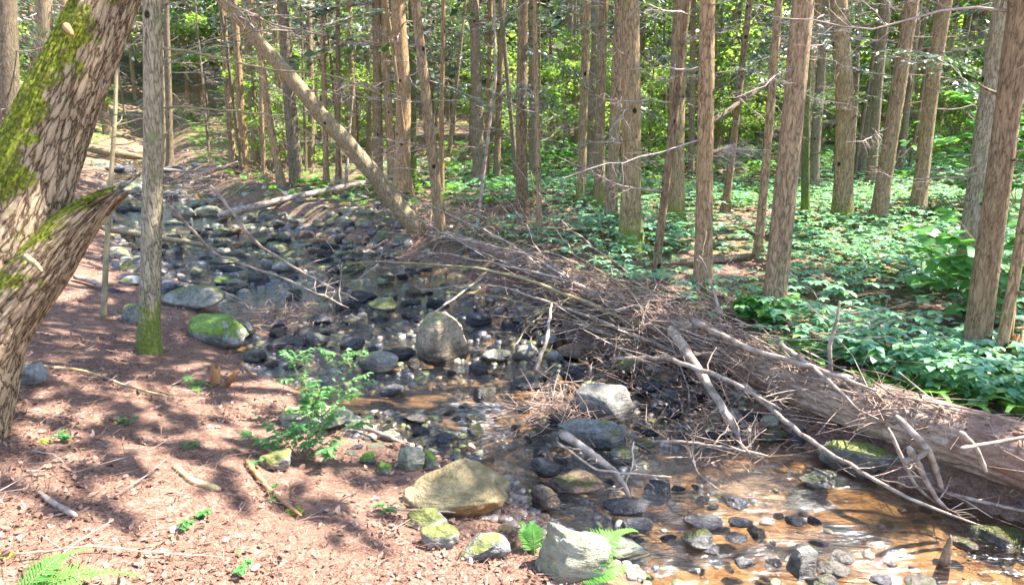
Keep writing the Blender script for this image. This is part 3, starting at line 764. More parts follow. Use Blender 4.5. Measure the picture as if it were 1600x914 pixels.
while len(POLES) < 85 and tries < 9000:
    tries += 1
    y = 11 + 30 * rng.random(); x = rng.uniform(-.85, .85) * y; xl, xr = edges(np.array(y))
    if xl - .6 < x < xr + .6: continue
    z = float(terrain(x, y)); px, py, d = project((x, y, z))
    if (px < 230 and y < 15) or px < -20 or px > 1620: continue
    POLES.append((x, y)); k = int(rng.integers(8)); root = empty('dead_pole', (x, y, z), rng.random() * 6.28)
    sc = rng.uniform(.22, .42); hz = rng.uniform(.4, .8)
    child('trunk', TR[k][0], root, (0, 0, 0), (rng.normal() * .05, rng.normal() * .05, 0), (sc, sc, hz))
    for q in range(int(rng.integers(3, 8))):
        child('dead_branch', DEAD[int(rng.integers(8))], root, (0, 0, rng.uniform(1, 4.5)), (rng.normal() * .5, rng.uniform(-.4, .4), rng.random() * 6.28), rng.uniform(.4, .8))
    root['category'] = 'pole'; root['group'] = 'thin dead poles among the trunks'; ALLP.append((root, px, py, False))
# unseen trees added just outside the picture, so that crowns at right shade the stream
side_pts = [(7.0, 2.9), (8.5, 6.6), (9.6, 3.0), (8.3, -.6), (10.8, 5.6), (11.6, .8), (9.9, -3), (3.6, -3.4), (12.8, 8.8), (13.6, 4), (-5.5, 1.2), (-6.5, 4.5), (-3.2, -2.6), (-8, 7.5), (12.5, -2), (15, 1.5), (10.8, 9.2), (-9, 2.2)]
for i, (x, y) in enumerate(side_pts):
    r = shared_tree(x, y, float(terrain(x, y)), rng.uniform(1.0, 1.7), rng, 2, 0, 4, 'trees round the picture edge')
    r['label'] = 'unseen hemlock added outside the picture edge, ' + ('right of the fallen log' if x > 0 else 'left of the old mossy tree')
    r['group'] = 'unseen shade hemlocks right of the frame' if x > 0 else 'unseen hemlocks left of the frame'

# bright leafy trees beyond the hemlocks
LT = []
rng = np.random.default_rng(21); tries = 0
while len(LT) < 40 and tries < 5000:
    tries += 1
    y = 21 + 32 * rng.random(); x = rng.uniform(-.85, .95) * y
    xl, xr = edges(np.array(y))
    if xl - 1.5 < x < xr + 1.5 and y < 37: continue
    if x < -.1 * y and (y < 30 or rng.random() < .5): continue
    if any((x - q[0]) ** 2 + (y - q[1]) ** 2 < 7 for q in LT): continue
    LT.append((x, y))
nL1 = len(LT); tries = 0
while len(LT) < nL1 + 38 and tries < 5000:
    tries += 1
    y = 40 + 22 * rng.random(); x = rng.uniform(-.9, .9) * y
    if any((x - q[0]) ** 2 + (y - q[1]) ** 2 < 9 for q in LT): continue
    LT.append((x, y))
nL2 = len(LT); tries = 0
while len(LT) < nL2 + 34 and tries < 5000:
    tries += 1
    y = 17 + 15 * rng.random(); x = rng.uniform(-.8, 1.0) * y; xl, xr = edges(np.array(y))
    if xl - 1.2 < x < xr + 1.2 or (x < -.05 * y and rng.random() < .5): continue
    if any((x - q[0]) ** 2 + (y - q[1]) ** 2 < 4 for q in LT): continue
    LT.append((x, y))
ALLL = []
for li, (x, y) in enumerate(LT):
    z = float(terrain(x, y)); root = empty('leafy_tree', (x, y, z), rng.random() * 6.28)
    k = int(rng.integers(4)); s = rng.uniform(.85, 1.5) if y < 40 else rng.uniform(1.7, 2.3)
    if li >= nL2: s = rng.uniform(.35, .62)
    child('trunk', TR[int(rng.integers(8))][0], root, (0, 0, 0), (0, 0, 0), (.5 * s, .5 * s, .62 * s))
    child('crown', LEAFY[k], root, (0, 0, rng.uniform(.2, 1.6) if li < nL2 else .1), (0, 0, 0), s)
    root['category'] = 'tree'; root['group'] = 'bright leafy trees behind the hemlocks'
    px, py, d = project((x, y, z)); ALLL.append((root, px, py, False))

# automatic labels: counted between two trees that have a phrase of their own
SHORT = {1520: 'the nearest right hemlock', 1207: 'the thick knotty hemlock', 985: 'the mossy-rooted trunk', 815: 'the ridged central trunk', 690: 'the hemlock leaning left', 628: 'the thick reddish trunk', 487: 'the dark twiggy trunk', 385: 'the reddish far-bank trunk', 266: 'the dark trunk behind the grey tree', 1098: 'the straight hemlock', 1315: 'the stout upright hemlock', 1432: 'the hemlock by the maple', 900: 'x'}
SHORT.pop(900)
ORD = ['first', 'second', 'third', 'fourth', 'fifth', 'sixth', 'seventh', 'eighth', 'ninth', 'tenth', 'eleventh', 'twelfth', 'thirteenth', 'fourteenth', 'fifteenth', 'sixteenth', 'seventeenth', 'eighteenth', 'nineteenth', 'twentieth', 'twenty-first', 'twenty-second', 'twenty-third', 'twenty-fourth', 'twenty-fifth', 'twenty-sixth', 'twenty-seventh', 'twenty-eighth', 'twenty-ninth', 'thirtieth']
def autolabel(lst, noun):
    keys = sorted(SHORT); bins = {}
    for r, px, py, done in lst:
        if done: continue
        if px < -40 or px > 1640: continue
        k = sum(px > q for q in keys); bins.setdefault(k, []).append((px, r))
    for k, v in bins.items():
        v.sort(key=lambda q: q[0])
        for i, (px, r) in enumerate(v):
            if k == 0: w = f'left of {SHORT[keys[0]]}'
            elif k == len(keys): w = f'right of {SHORT[keys[-1]]}'
            else: w = f'right of {SHORT[keys[k - 1]]}'
            r['label'] = (f'{noun}, {ORD[min(i, 29)]} ' + ('from the left ' if k == 0 else '') + w)
autolabel(ALLT, 'background hemlock trunk')
autolabel(ALLL, 'sunlit leafy tree')
autolabel(ALLP, 'thin dead pole')
for lst, noun in ((ALLT, 'background hemlock'), (ALLL, 'sunlit leafy tree')):
    for r, px, py, done in lst:
        if 'label' not in r:
            s = 'left' if px < 800 else 'right'
            r['label'] = f'{noun} just beyond the {s} edge of the picture'; r['group'] = f'{noun}s beyond the {s} edge'

# ------------------------------------------------------------------ the old mossy tree at the left edge
def big_tree():
    P0 = hit(-60, 690); D = (P0 - CAM) @ FW
    def at(px, py, dd=0.0):
        d = ray(px, py); return CAM + d * (D + dd)
    root = empty('old_tree', P0)
    def fat(C, Wd, name, sides, rings, seed, moss_left, parent, rough_tip=False):
        C = np.array(C, float); Wd = np.array(Wd, float)
        t = np.linspace(0, 1, len(C)); tt = np.linspace(0, 1, rings)
        # smooth interpolation
        def sm(A):
            B = np.stack([np.interp(tt, t, A[:, i]) for i in range(A.shape[1])], 1); k = max(3, rings // 14)
            pad = np.vstack([np.repeat(B[:1], k, 0), B, np.repeat(B[-1:], k, 0)]); ker = np.ones(2 * k + 1) / (2 * k + 1)
            S = np.stack([np.convolve(pad[:, i], ker, 'valid') for i in range(A.shape[1])], 1); S[0] = B[0]; S[-1] = B[-1]; return S
        P = sm(C); rad = sm(Wd[:, None])[:, 0]
        Tn = np.gradient(P, axis=0); Tn /= np.linalg.norm(Tn, axis=1)[:, None]
        A = np.cross(Tn, [0, 1.0, 0]); A /= np.linalg.norm(A, axis=1)[:, None]; B = np.cross(Tn, A)
        a = np.arange(sides) * 2 * math.pi / sides
        dirs = np.cos(a)[None, :, None] * A[:, None] + np.sin(a)[None, :, None] * B[:, None]
        Lc = np.concatenate([[0], np.cumsum(np.linalg.norm(np.diff(P, axis=0), axis=1))])
        r0 = .28
        q = np.stack([np.broadcast_to(np.cos(a)[None] * r0, (rings, sides)), np.broadcast_to(np.sin(a)[None] * r0, (rings, sides)), np.broadcast_to(Lc[:, None], (rings, sides))], -1)
        w = vn(q * [9, 9, 3.0], seed) * .35
        q2 = q * [36, 36, 7] + w[..., None] * 2.4 + .5 * vn(q * [30, 30, 14], seed + 9)[..., None]
        ridge = sst(.02, .34, np.abs(vn(q2, seed + 1))); br = sst(.0, .16, np.abs(vn(q * [14, 14, 7] + w[..., None] * 3, seed + 6)))
        ridge2 = 1 - np.abs(vn(q * [75, 75, 26], seed + 2))
        rr = ridge * (.72 + .28 * br) * .62 + ridge2 ** 2 * .38
        disp = .009 * (rr - .5) + .020 * vn(q * [5, 5, 1.6], seed + 3)
        root_fl = 0
        V = P[:, None] + dirs * (rad[:, None] + disp)[..., None]
        if name == 'broken_limb':
            jag = sst(.70, 1.0, tt)[:, None] * (.055 * vn(np.stack([np.cos(a) * 3.5, np.sin(a) * 3.5, a * 0], 1), 88) + .03 * vn(np.stack([np.cos(a) * 9, np.sin(a) * 9, a * 0], 1), 89))[None]
            V = V + Tn[:, None] * jag[..., None] * 1.6
        V = V.reshape(-1, 3); i = np.arange(rings - 1)[:, None] * sides; j = np.arange(sides)[None]
        f4 = np.stack([i + j, i + (j + 1) % sides, i + sides + (j + 1) % sides, i + sides + j], -1).reshape(-1, 4)
        V = np.vstack([V, P[-1:]]); c = rings * sides; jj = np.arange(sides)
        f3 = np.stack([np.full(sides, c), (rings - 1) * sides + jj, (rings - 1) * sides + (jj + 1) % sides], 1)
        o = mk(name, V - P0, [f4, f3], M['bigbark'], parent)
        rv = np.append(rr.ravel(), .5)
        at1 = o.data.attributes.new('ridge', 'FLOAT', 'POINT'); at1.data.foreach_set('value', rv.astype(np.float32))
        nrm = dirs.reshape(-1, 3); lft = -nrm[:, 0] if moss_left > 0 else nrm[:, 2] * .8 + nrm[:, 0] * -.3
        mo = np.append((.68 if moss_left > 0 else .40) + abs(moss_left) * lft, 0) 
        at3 = o.data.attributes.new('barkco', 'FLOAT_VECTOR', 'POINT'); at3.data.foreach_set('vector', np.vstack([q.reshape(-1, 3), q[-1, :1]]).astype(np.float32).ravel())
        at2 = o.data.attributes.new('moss', 'FLOAT', 'POINT'); at2.data.foreach_set('value', np.clip(mo, -1, 1).astype(np.float32))
        return o
    s = D / F
    main = [at(-150, 760), at(-100, 640), at(-62, 540), at(-32, 440), at(26, 330), at(76, 210), at(124, 100), at(165, 0), at(200, -90), at(240, -300), at(330, -700), at(420, -1100)]
    fat(main, np.array([128, 100, 88, 76, 64, 52, 44, 40, 38, 34, 28, 20]) * s, 'trunk', 230, 640, 3, .62, root)
    stub = [at(-120, 700), at(-72, 600), at(-18, 505), at(55, 425, -.03), at(98, 368, -.03), at(130, 335, -.02), at(154, 316), at(170, 306)]
    fat(stub, np.array([92, 76, 62, 46, 34, 27, 18, 8]) * s, 'broken_limb', 170, 300, 41, -.5, root)
    b = Buf(); b.tube(path(at(40, 400, -.38) - P0, at(66, 425, -.40) - P0, 5, .05), [.013, .012, .011, .009, .007], 8); b.build('stub', M['bark_lean'], root)
    b = Buf(); b.tube(path(at(104, 42, -.16) - P0, at(112, 55, -.22) - P0, 4, .05), [.018, .016, .012, .008], 8); b.build('stub', M['rotwood'], root)
    child('crown', CROWN[1], root, at(300, -620) - P0, (0, 0, 1), (1.1, 1.1, .6))
    tag(root, 'massive leaning old tree with furrowed bark, bright green moss and a broken lower limb', 'tree')
big_tree()

# grey mossy tree beside the stream (left), with long bare branches
def grey_tree():
    root, P, rad, zz, P0 = make_tree(232, 552, 236, 0, 31, 'grey mossy-footed tree with long bare branches standing on the left bank', 'bark_grey', name='grey_tree', sides=30, nd=0, nb=0, flare=.25, stubs=4, H=12, group='trees on the left bank')
    D = (P0 - CAM) @ FW
    def at(px, py, dd=0.0): return CAM + ray(px, py) * (D + dd) - P0
    br = [([(240, 75), (300, 80), (360, 96), (430, 110), (520, 118), (600, 150)], .013, .3), ([(244, 265), (300, 268), (345, 262), (372, 252)], .012, .2),
          ([(240, 172), (283, 166), (340, 173), (415, 178), (470, 200), (545, 240)], .012, .7), ([(232, 128), (240, 150), (246, 180), (240, 240)], .007, -.1),
          ([(250, 290), (300, 295), (330, 320)], .010, .3), ([(240, 18), (262, 2), (290, -12)], .02, 0), ([(222, 40), (200, 30), (170, 60)], .008, .2), ([(228, 52), (205, 72), (186, 82), (180, 110)], .008, .3),
          ([(245, 100), (330, 62), (400, 50), (470, 30)], .008, .9), ([(222, 180), (180, 180), (145, 172)], .006, .2), ([(222, 200), (190, 212), (140, 225)], .006, .3)]
    for i, (pts, r, dd) in enumerate(br):
        A = np.array([at(p[0], p[1], dd * k / (len(pts) - 1)) for k, p in enumerate(pts)])
        t = np.linspace(0, 1, len(A)); tt = np.linspace(0, 1, 18); Q = np.stack([np.interp(tt, t, A[:, k]) for k in range(3)], 1)
        Q += np.random.default_rng(i).normal(size=Q.shape) * .004
        b = Buf(); twiggy(b, Q, r, r * .3, np.random.default_rng(60 + i), 9, .35, 7, 1, -.1)
        b.build('branch', M['deadwood'] if i % 2 else M['greenstick'], root)
    LM.append((232, 552, ''))
grey_tree()
def sapling(pts, w, label, mat='greenstick'):
    P0 = hit(*pts[0]); D = (P0 - CAM) @ FW
    A = np.array([CAM + ray(*p) * D - P0 for p in pts]); A[0] = (0, 0, -.05)
    root = empty('sapling', P0); b = Buf()
    t = np.linspace(0, 1, len(A)); tt = np.linspace(0, 1, 24); Q = np.stack([np.interp(tt, t, A[:, k]) for k in range(3)], 1)
    r = w * D / F / 2; b.tube(Q, np.linspace(r * 1.15, r * .5, 24), 10); b.build('stem', M[mat], root)
    b = Buf(); rg = np.random.default_rng(int(pts[0][0]))
    for i in range(7):
        k = int(rg.integers(6, 23)); d = rg.normal(size=3); d[2] = abs(d[2]) * .4; d /= np.linalg.norm(d)
        b = Buf(); twiggy(b, path(Q[k], Q[k] + d * rg.uniform(.25, .7), 6, .08, 0, k), r * .3, r * .08, rg, 5, .25, 4, 0)
        b.build('branch', M[mat], root)
    tag(root, label, 'sapling', 'saplings and poles'); return root
sapling([(160, 500), (166, 400), (172, 300), (180, 180), (183, 80), (180, -60)], 8, 'thin bare sapling between the mossy old tree and the grey tree')
sapling([(470, 270), (462, 180), (455, 90), (440, -10)], 5, 'thin bare pole behind the left half of the leaning dead trunk', 'deadwood')
sapling([(540, 285), (545, 215), (552, 150)], 5, 'short pale snag below the leaning dead trunk', 'deadwood')
sapling([(745, 360), (758, 250), (775, 120), (772, -10)], 6, 'thin pale sapling in front of the two thin central trunks', 'deadwood')
sapling([(1300, 600), (1296, 540), (1308, 500), (1312, 470)], 7, 'forked bare sapling rising right behind the big fallen log', 'deadwood')
sapling([(1130, 520), (1120, 470), (1102, 415), (1092, 400)], 5, 'bare bleached stick standing at the foot of the straight hemlock', 'deadwood')

# leaning dead trunk
def lean():
    P0 = hit(655, 362); d = ray(340, -5); t = (P0[1] - .9) / d[1]; Q = CAM + t * d
    root = empty('leaning_tree', P0); v = (Q - P0); b = Buf()
    P = path(-v * .02, v * 1.35, 26, .012, -.012, 4); D = (P0 - CAM) @ FW
    b.tube(P, np.linspace(29 * D / F / 2, 10 * D / F / 2, 26), 18); b.build('trunk', M['bark_lean'], root)
    rg = np.random.default_rng(9)
    for i in range(16):
        k = int(rg.integers(4, 24)); dd = np.array([rg.uniform(-.7, 1.0), rg.uniform(-.8, .6), rg.uniform(-.5, .6)]); dd /= np.linalg.norm(dd)
        b = Buf(); twiggy(b, path(P[k], P[k] + dd * rg.uniform(.6, 1.8), 9, .06, .03, i), .012, .003, rg, 9, .5, 5, 1)
        b.build('branch', M['deadwood'], root)
    tag(root, 'leaning dead trunk slanting from upper left down to the far bank', 'tree')
lean()

# broken orange stump at right edge, rotten stump on left bank
def stump(px, py, w, h, label, seed, tilt=(0, 0)):
    P0 = hit(px, py); D = (P0 - CAM) @ FW; s = D / F; r = w * s / 2; hh = h * s
    root = empty('stump', P0)
    nS, nR = 22, 10; a = np.arange(nS) * 2 * math.pi / nS; rg = np.random.default_rng(seed)
    topz = hh * (.75 + .25 * vn(np.stack([np.cos(a) * 2.4, np.sin(a) * 2.4, a * 0], 1), seed) + .12 * rg.normal(size=nS))
    V = []
    for k in range(nR):
        u = k / (nR - 1); rr = r * (1.25 - .3 * u) * (1 + .12 * np.cos(a * 3 + seed))
        z = -.05 + (topz + .05) * u
        V.append(np.stack([np.cos(a) * rr + tilt[0] * z, np.sin(a) * rr + tilt[1] * z, z], 1))
    V.append(np.stack([np.cos(a) * r * .5 + tilt[0] * hh * .5, np.sin(a) * r * .5, topz * .55], 1)); V.append(np.array([[0, 0, hh * .35]] * nS))
    V = np.vstack(V); n = nR + 2; i = np.arange(n - 1)[:, None] * nS; j = np.arange(nS)[None]
    q = np.stack([i + j, i + (j + 1) % nS, i + nS + (j + 1) % nS, i + nS + j], -1).reshape(-1, 4)
    mk('trunk', V, [q], M['rotwood'], root); tag(root, label, 'stump')
stump(1576, 590, 16, 95, 'broken orange stump touching the slim trunk at the right edge', 3)
stump(335, 600, 14, 42, 'small rotten orange stump with split top on the left bank', 5, (.15, 0))
stump(352, 603, 11, 26, 'smaller tilted rotten stump right beside the split orange one', 6, (.8, 0))

# ------------------------------------------------------------------ rocks
def rock_data(seed, sub=3, cuts=9, flat=1.0, rough=.10, sharp=.8, mat='r_grey', wedge=0.0, boxy=0.0):
    bm = bmesh.new(); bmesh.ops.create_icosphere(bm, subdivisions=sub, radius=1.0)
    V = np.array([v.co[:] for v in bm.verts]); Fx = np.array([[v.index for v in f.verts] for f in bm.faces]); bm.free()
    rg = np.random.default_rng(seed)
    if boxy:
        V = np.sign(V) * np.abs(V) ** (1 - boxy); V /= np.abs(V).max()
        V = V @ rotz(np.array([rg.uniform(-.3, .3)]))[0].T @ rotx(np.array([rg.uniform(-.12, .12)]))[0].T
    for c in range(cuts):
        n = rg.normal(size=3); n[2] = abs(n[2]) - .25; n /= np.linalg.norm(n); d = rg.uniform(.52, .85)
        e = V @ n - d; V = V - np.clip(e, 0, None)[:, None] * n * sharp
    V = V + (V / (np.linalg.norm(V, axis=1)[:, None] + 1e-6)) * (rough * vn(V * 2.1, seed) + rough * .45 * vn(V * 5, seed + 1) + rough * .2 * vn(V * 12, seed + 2))[:, None]
    V[:, 2] *= 1 + wedge * V[:, 0]
    mx = np.abs(V).max(0); V = V / mx
    return V, Fx
ROCKS = []; ROCKL = []
def key_rock(cx, by, wpx, hpx, mat, label, seed, depth=.8, rz=0.0, cuts=9, wedge=0.0, sub=4, sink=.25, rough=.12, sharp=.95, flat_top=False, name='boulder', tilt=(0, 0), taper=0.0, lean=0.0, boxy=0.0):
    """cx = centre column, by = bottom row, size in photo pixels at its distance"""
    inw = hit(cx, by)
    ow = on_water(cx, by)
    P = ow if ow[2] > inw[2] else inw
    D = (P - CAM) @ FW; s = D / F
    wpx = wpx * 1.1; hpx = hpx * 1.08
    a = math.atan2(-ray(cx, by)[2], 1)
    hw = wpx * s / 2
    # apparent height = vertical extent * cos + depth extent * sin
    dp = hw * depth
    hh = max((hpx * s - 2 * dp * math.sin(a) * .75) / math.cos(a), wpx * s * .16)
    hz = hh * (1 + sink)
    V, Fx = rock_data(seed, sub, cuts, 1, rough, sharp, mat, wedge, boxy)
    if flat_top: V[:, 2] = np.minimum(V[:, 2], .45 + .1 * V[:, 0]); V[:, 2] /= .55
    if taper:
        k = 1 - taper * np.clip((V[:, 2] + .6) / 1.6, 0, 1); V[:, 0] = V[:, 0] * k + lean * (V[:, 2] + 1) / 2; V[:, 1] *= k
    V = V * [hw, dp, hz / 2]
    if any(tilt):
        V = V @ rotx(np.array([tilt[0]]))[0].T @ roty(np.array([tilt[1]]))[0].T
    cz = P[2] + hh - hz / 2
    o = mk(name, V, [Fx], M[mat], loc=(P[0], P[1] + dp * .75, cz)); o.rotation_euler = (0, 0, rz)
    tag(o, label, 'rock', 'rocks of the stream'); ROCKS.append((P[0], P[1] + dp * .75, max(hw, dp) * .9)); ROCKL.append((cx, by - hpx / 2, label, o))
    return o
KR = [
 (708, 806, 168, 92, 'r_tan', 'large tan and ochre boulder with flowing bands at the left shore', 8, dict(depth=.7, cuts=4, sub=5, rough=.11, sharp=.8, wedge=.22, rz=.1, boxy=.2, sink=.3)),
 (690, 563, 86, 78, 'r_tri', 'tall pale triangular boulder with mossy left side in mid stream', 13, dict(depth=.75, cuts=4, sub=5, rough=.10, sharp=.92, boxy=.3, taper=.22, lean=.0)),
 (590, 582, 62, 36, 'r_grey', 'smooth rounded grey rock left in front of the triangular boulder', 23, dict(cuts=3, rough=.04)),
 (950, 655, 104, 54, 'r_grey', 'long flat-topped grey boulder with a pale top in the right half of the stream', 34, dict(cuts=5, depth=.55, boxy=.6)),
 (925, 700, 100, 50, 'r_halfmoss', 'dark blocky boulder with a green right end behind the driftwood branch', 45, dict(cuts=5, depth=.5, sharp=.95, boxy=.6)),
 (971, 726, 40, 30, 'r_halfmoss', 'small round green-capped rock right of the driftwood branch', 56, dict(cuts=4)),
 (900, 770, 88, 38, 'r_brown', 'wet glistening brown rock beside the curved driftwood', 67, dict(cuts=8, rough=.08)),
 (856, 743, 52, 30, 'r_grey', 'angular grey slab tilted under the driftwood tangle', 78, dict(cuts=12, tilt=(.2, .35))),
 (852, 800, 44, 48, 'r_brown', 'upright reddish wet rock in the small cascade', 89, dict(cuts=7)),
 (986, 806, 78, 28, 'r_dark', 'flat oval dark rock with a mossy middle in the lower stream', 90, dict(cuts=3, depth=.6)),
 (1000, 832, 46, 26, 'r_dark', 'smooth black oval rock just below the flat oval one', 91, dict(cuts=2, rough=.04)),
 (885, 905, 140, 90, 'r_cream', 'big cream slab with pale grain at the shore behind the fern', 92, dict(depth=.6, cuts=6, sub=5, sharp=.95, tilt=(0, .28), boxy=.45)),
 (968, 868, 90, 28, 'r_cream', 'low cream slab right of the big cream slab', 93, dict(depth=.6, cuts=6, tilt=(0, .1), boxy=.4)),
 (752, 880, 84, 46, 'r_halfmoss', 'flat dull grey-green rock below the tan boulder', 94, dict(depth=.6, cuts=5, boxy=.4)),
 (684, 860, 60, 48, 'r_moss', 'mossy ochre rock at the edge of the needle bank', 95, dict(cuts=8)),
 (665, 828, 64, 40, 'r_moss', 'litter-strewn mossy rock under the left end of the tan boulder', 96, dict(cuts=8)),
 (640, 738, 44, 42, 'r_cream', 'pale rounded rock behind the left end of the tan boulder', 97, dict(cuts=5)),
 (670, 735, 34, 34, 'r_brightmoss', 'bright mossy lump beside the pale rounded rock', 98, dict(cuts=5)),
 (575, 725, 26, 20, 'r_brightmoss', 'left one of two small mossy stones on the needle bank', 99, dict(cuts=4, name='rock')),
 (598, 742, 24, 26, 'r_brightmoss', 'right one of two small mossy stones on the needle bank', 100, dict(cuts=4, name='rock')),
 (545, 688, 0, 0, '', '', 0, None),
 (478, 672, 118, 46, 'r_cream', 'sunlit yellow-cream boulder behind the leafy shrub', 101, dict(cuts=6, depth=.7)),
 (430, 735, 56, 40, 'r_moss', 'half-buried mossy rock at the left of the leafy shrub', 102, dict(cuts=7)),
 (292, 482, 88, 40, 'r_moss', 'pale green mossy boulder just right of the grey tree', 103, dict(cuts=5, rough=.06, depth=.7)),
 (333, 540, 92, 62, 'r_brightmoss', 'bright green moss-covered boulder by the grey tree, grey at its right end', 104, dict(cuts=6, sub=5, rough=.08, depth=.9)),
 (386, 526, 22, 26, 'r_grey', 'small grey rock touching the bright mossy boulder', 105, dict(cuts=5)),
 (398, 565, 38, 24, 'r_grey', 'pale tilted flat rock at the sandy left shore', 106, dict(cuts=9, tilt=(0, -.3))),
 (200, 505, 36, 34, 'r_moss', 'greenish rock touching the left side of the grey tree', 107, dict(cuts=6)),
 (38, 602, 52, 42, 'r_halfmoss', 'cream rock with a green cap at the foot of the old tree', 108, dict(cuts=4)),
 (600, 487, 52, 24, 'r_moss', 'flat-topped mossy rock upstream of the triangular boulder', 109, dict(cuts=7)),
 (653, 503, 22, 12, 'r_dark', 'dark low stone between the mossy flat rock and the triangular boulder', 110, dict()),
 (608, 470, 24, 16, 'r_moss', 'small tan stone on the left of the mid-stream gravel', 111, dict()),
 (825, 562, 46, 28, 'r_grey', 'angular blue-grey rock at the right shore below the branches', 112, dict(cuts=7, sharp=.95, boxy=.4)),
 (775, 565, 44, 24, 'r_halfmoss', 'greenish low rock between the triangular boulder and the angular blue-grey rock', 113, dict(cuts=8)),
 (744, 583, 32, 20, 'r_dark', 'dark stone in the pool right of the triangular boulder', 114, dict(cuts=8)),
 (745, 510, 44, 24, 'r_dark', 'dark rock on the upstream side of the triangular boulder', 115, dict(cuts=6)),
 (910, 562, 78, 32, 'r_brown', 'long brown mossy-backed rock tucked under the brush pile', 116, dict(cuts=8, depth=.5)),
 (855, 543, 30, 24, 'r_halfmoss', 'mossy rock between the angular blue-grey rock and the long brown one', 117, dict(cuts=6)),
 (866, 568, 28, 24, 'r_halfmoss', 'green-grey wedge rock in front of the long brown rock', 118, dict(cuts=8)),
 (895, 592, 40, 28, 'r_dark', 'dark steep rock at the foot of the right bank', 119, dict(cuts=8)),
 (995, 585, 66, 30, 'r_moss', 'moss-topped ochre rock half buried under the twigs', 120, dict(cuts=6)),
 (820, 612, 52, 22, 'r_dark', 'pointed dark rock sloping into the pool', 121, dict(cuts=8, wedge=.4)),
 (605, 620, 44, 24, 'r_dark', 'dark rock with greenish top left in the calm pool', 122, dict(cuts=7)),
 (648, 660, 40, 16, 'r_grey', 'flat pale-topped grey stone on the gravel bar', 123, dict(cuts=6)),
 (610, 688, 26, 20, 'r_cream', 'rounded cream stone on the gravel bar', 124, dict(cuts=3)),
 (655, 684, 28, 18, 'r_dark', 'dark angular stone on the gravel bar', 125, dict(cuts=10)),
 (663, 698, 40, 20, 'r_halfmoss', 'flat green-grey stone in front of the dark angular one', 126, dict(cuts=7)),
 (696, 692, 38, 18, 'r_dark', 'dark slab in the little cascade above the tan boulder', 127, dict(cuts=9)),
 (1290, 762, 66, 34, 'r_halfmoss', 'pale crumbly rock in the sunny shallows below the brush', 128, dict(cuts=12, rough=.16, sub=5)),
 (1355, 745, 120, 62, 'r_moss', 'long mossy rock wedged under the big fallen log', 129, dict(cuts=8, depth=.45, rz=-.4)),
 (1155, 795, 34, 20, 'r_dark', 'blue-grey stone breaking the water in the sunny shallows', 130, dict(cuts=7)),
 (1096, 858, 52, 34, 'r_halfmoss', 'dark domed rock with a mossy cap in the lower stream', 131, dict(cuts=6)),
 (1105, 828, 60, 12, 'r_dark', 'long flat dark stone behind the dark domed rock', 132, dict(cuts=6)),
 (1160, 824, 38, 12, 'r_dark', 'flat dark stone in the lower stream, right of the long flat one', 133, dict()),
 (1112, 866, 30, 12, 'r_dark', 'low dark stone touching the right of the dark domed rock', 134, dict()),
 (1155, 848, 36, 12, 'r_dark', 'square-ended dark stone near the dark domed rock', 135, dict(cuts=10)),
 (1245, 822, 26, 20, 'r_grey', 'spiky wet stone above the pale cubic rocks', 136, dict(cuts=12)),
 (1264, 902, 46, 44, 'r_grey', 'tall cubic brown-grey rock at the bottom edge of the stream', 137, dict(cuts=4, sharp=.97, depth=.9, boxy=.72, rough=.05)),
 (1318, 882, 40, 22, 'r_grey', 'smooth egg-shaped grey stone behind the cubic rock', 138, dict(cuts=2, rough=.04)),
 (1310, 905, 52, 28, 'r_grey', 'wedge-shaped grey rock right of the cubic rock', 139, dict(cuts=7, wedge=-.4)),
 (1298, 925, 52, 28, 'r_grey', 'flat-faced pale rock cut by the bottom picture edge', 140, dict(cuts=4, boxy=.65)),
 (1380, 916, 40, 16, 'r_dark', 'low dark stone at the bottom edge, right of the cubic rock', 141, dict()),
 (1450, 924, 50, 22, 'r_grey', 'pale stone cut by the bottom edge in the lower right', 142, dict(cuts=5)),
 (1165, 885, 36, 16, 'r_dark', 'blue-grey slab just under the rippling surface', 143, dict(sink=1.0)),
 (1512, 860, 40, 22, 'r_brown', 'brown stone with a white wet glint at the lower right', 144, dict(cuts=5)),
 (1478, 885, 24, 60, 'r_sub', 'upright long brown stone under the clear lower right water', 145, dict(cuts=6, sink=2.0)),
 (1580, 858, 90, 36, 'r_moss', 'yellow-green submerged rock at the right edge', 146, dict(cuts=5, sink=1.5)),
 (1040, 640, 40, 18, 'r_dark', 'dark wet rock in the pocket below the pale broken limb', 147, dict()),
 (1075, 600, 30, 22, 'r_dark', 'black rock under the pale broken limb', 148, dict()),
 (1020, 612, 34, 22, 'r_dark', 'wet black rock in front of the moss-topped ochre rock', 149, dict()),
 (1050, 622, 30, 18, 'r_halfmoss', 'green-topped rock at the right shore under the brush', 150, dict()),
 (1012, 700, 34, 14, 'r_halfmoss', 'low green-grey stone right of the blocky boulder', 151, dict()),
 (1028, 768, 44, 34, 'r_dark', 'submerged dark green rock right of the driftwood tip', 152, dict(sink=1.2)),
 (1215, 690, 46, 24, 'r_moss', 'mossy dark rock in the shade under the brush', 153, dict()),
 (1210, 668, 34, 22, 'r_cream', 'pale rock lit by sun under the brush', 154, dict()),
 (1250, 695, 26, 30, 'r_dark', 'upright dark rock under the thin long stick', 155, dict()),
 (1180, 660, 30, 22, 'r_dark', 'black rock deep under the brush next to the broken limb', 156, dict()),
 (282, 342, 38, 24, 'r_moss', 'rounded green boulder far upstream, left one of two', 157, dict(cuts=4)),
 (322, 340, 46, 20, 'r_cream', 'pale boulder far upstream, right one of two', 158, dict(cuts=4)),
 (425, 356, 40, 14, 'r_moss', 'mossy hump on the upper right shore', 159, dict()),
 (350, 412, 50, 14, 'r_moss', 'wide low mossy rock in the upper riffle', 160, dict(depth=.6)),
 (345, 400, 34, 14, 'r_grey', 'pale grey rock behind the wide mossy one in the upper riffle', 161, dict()),
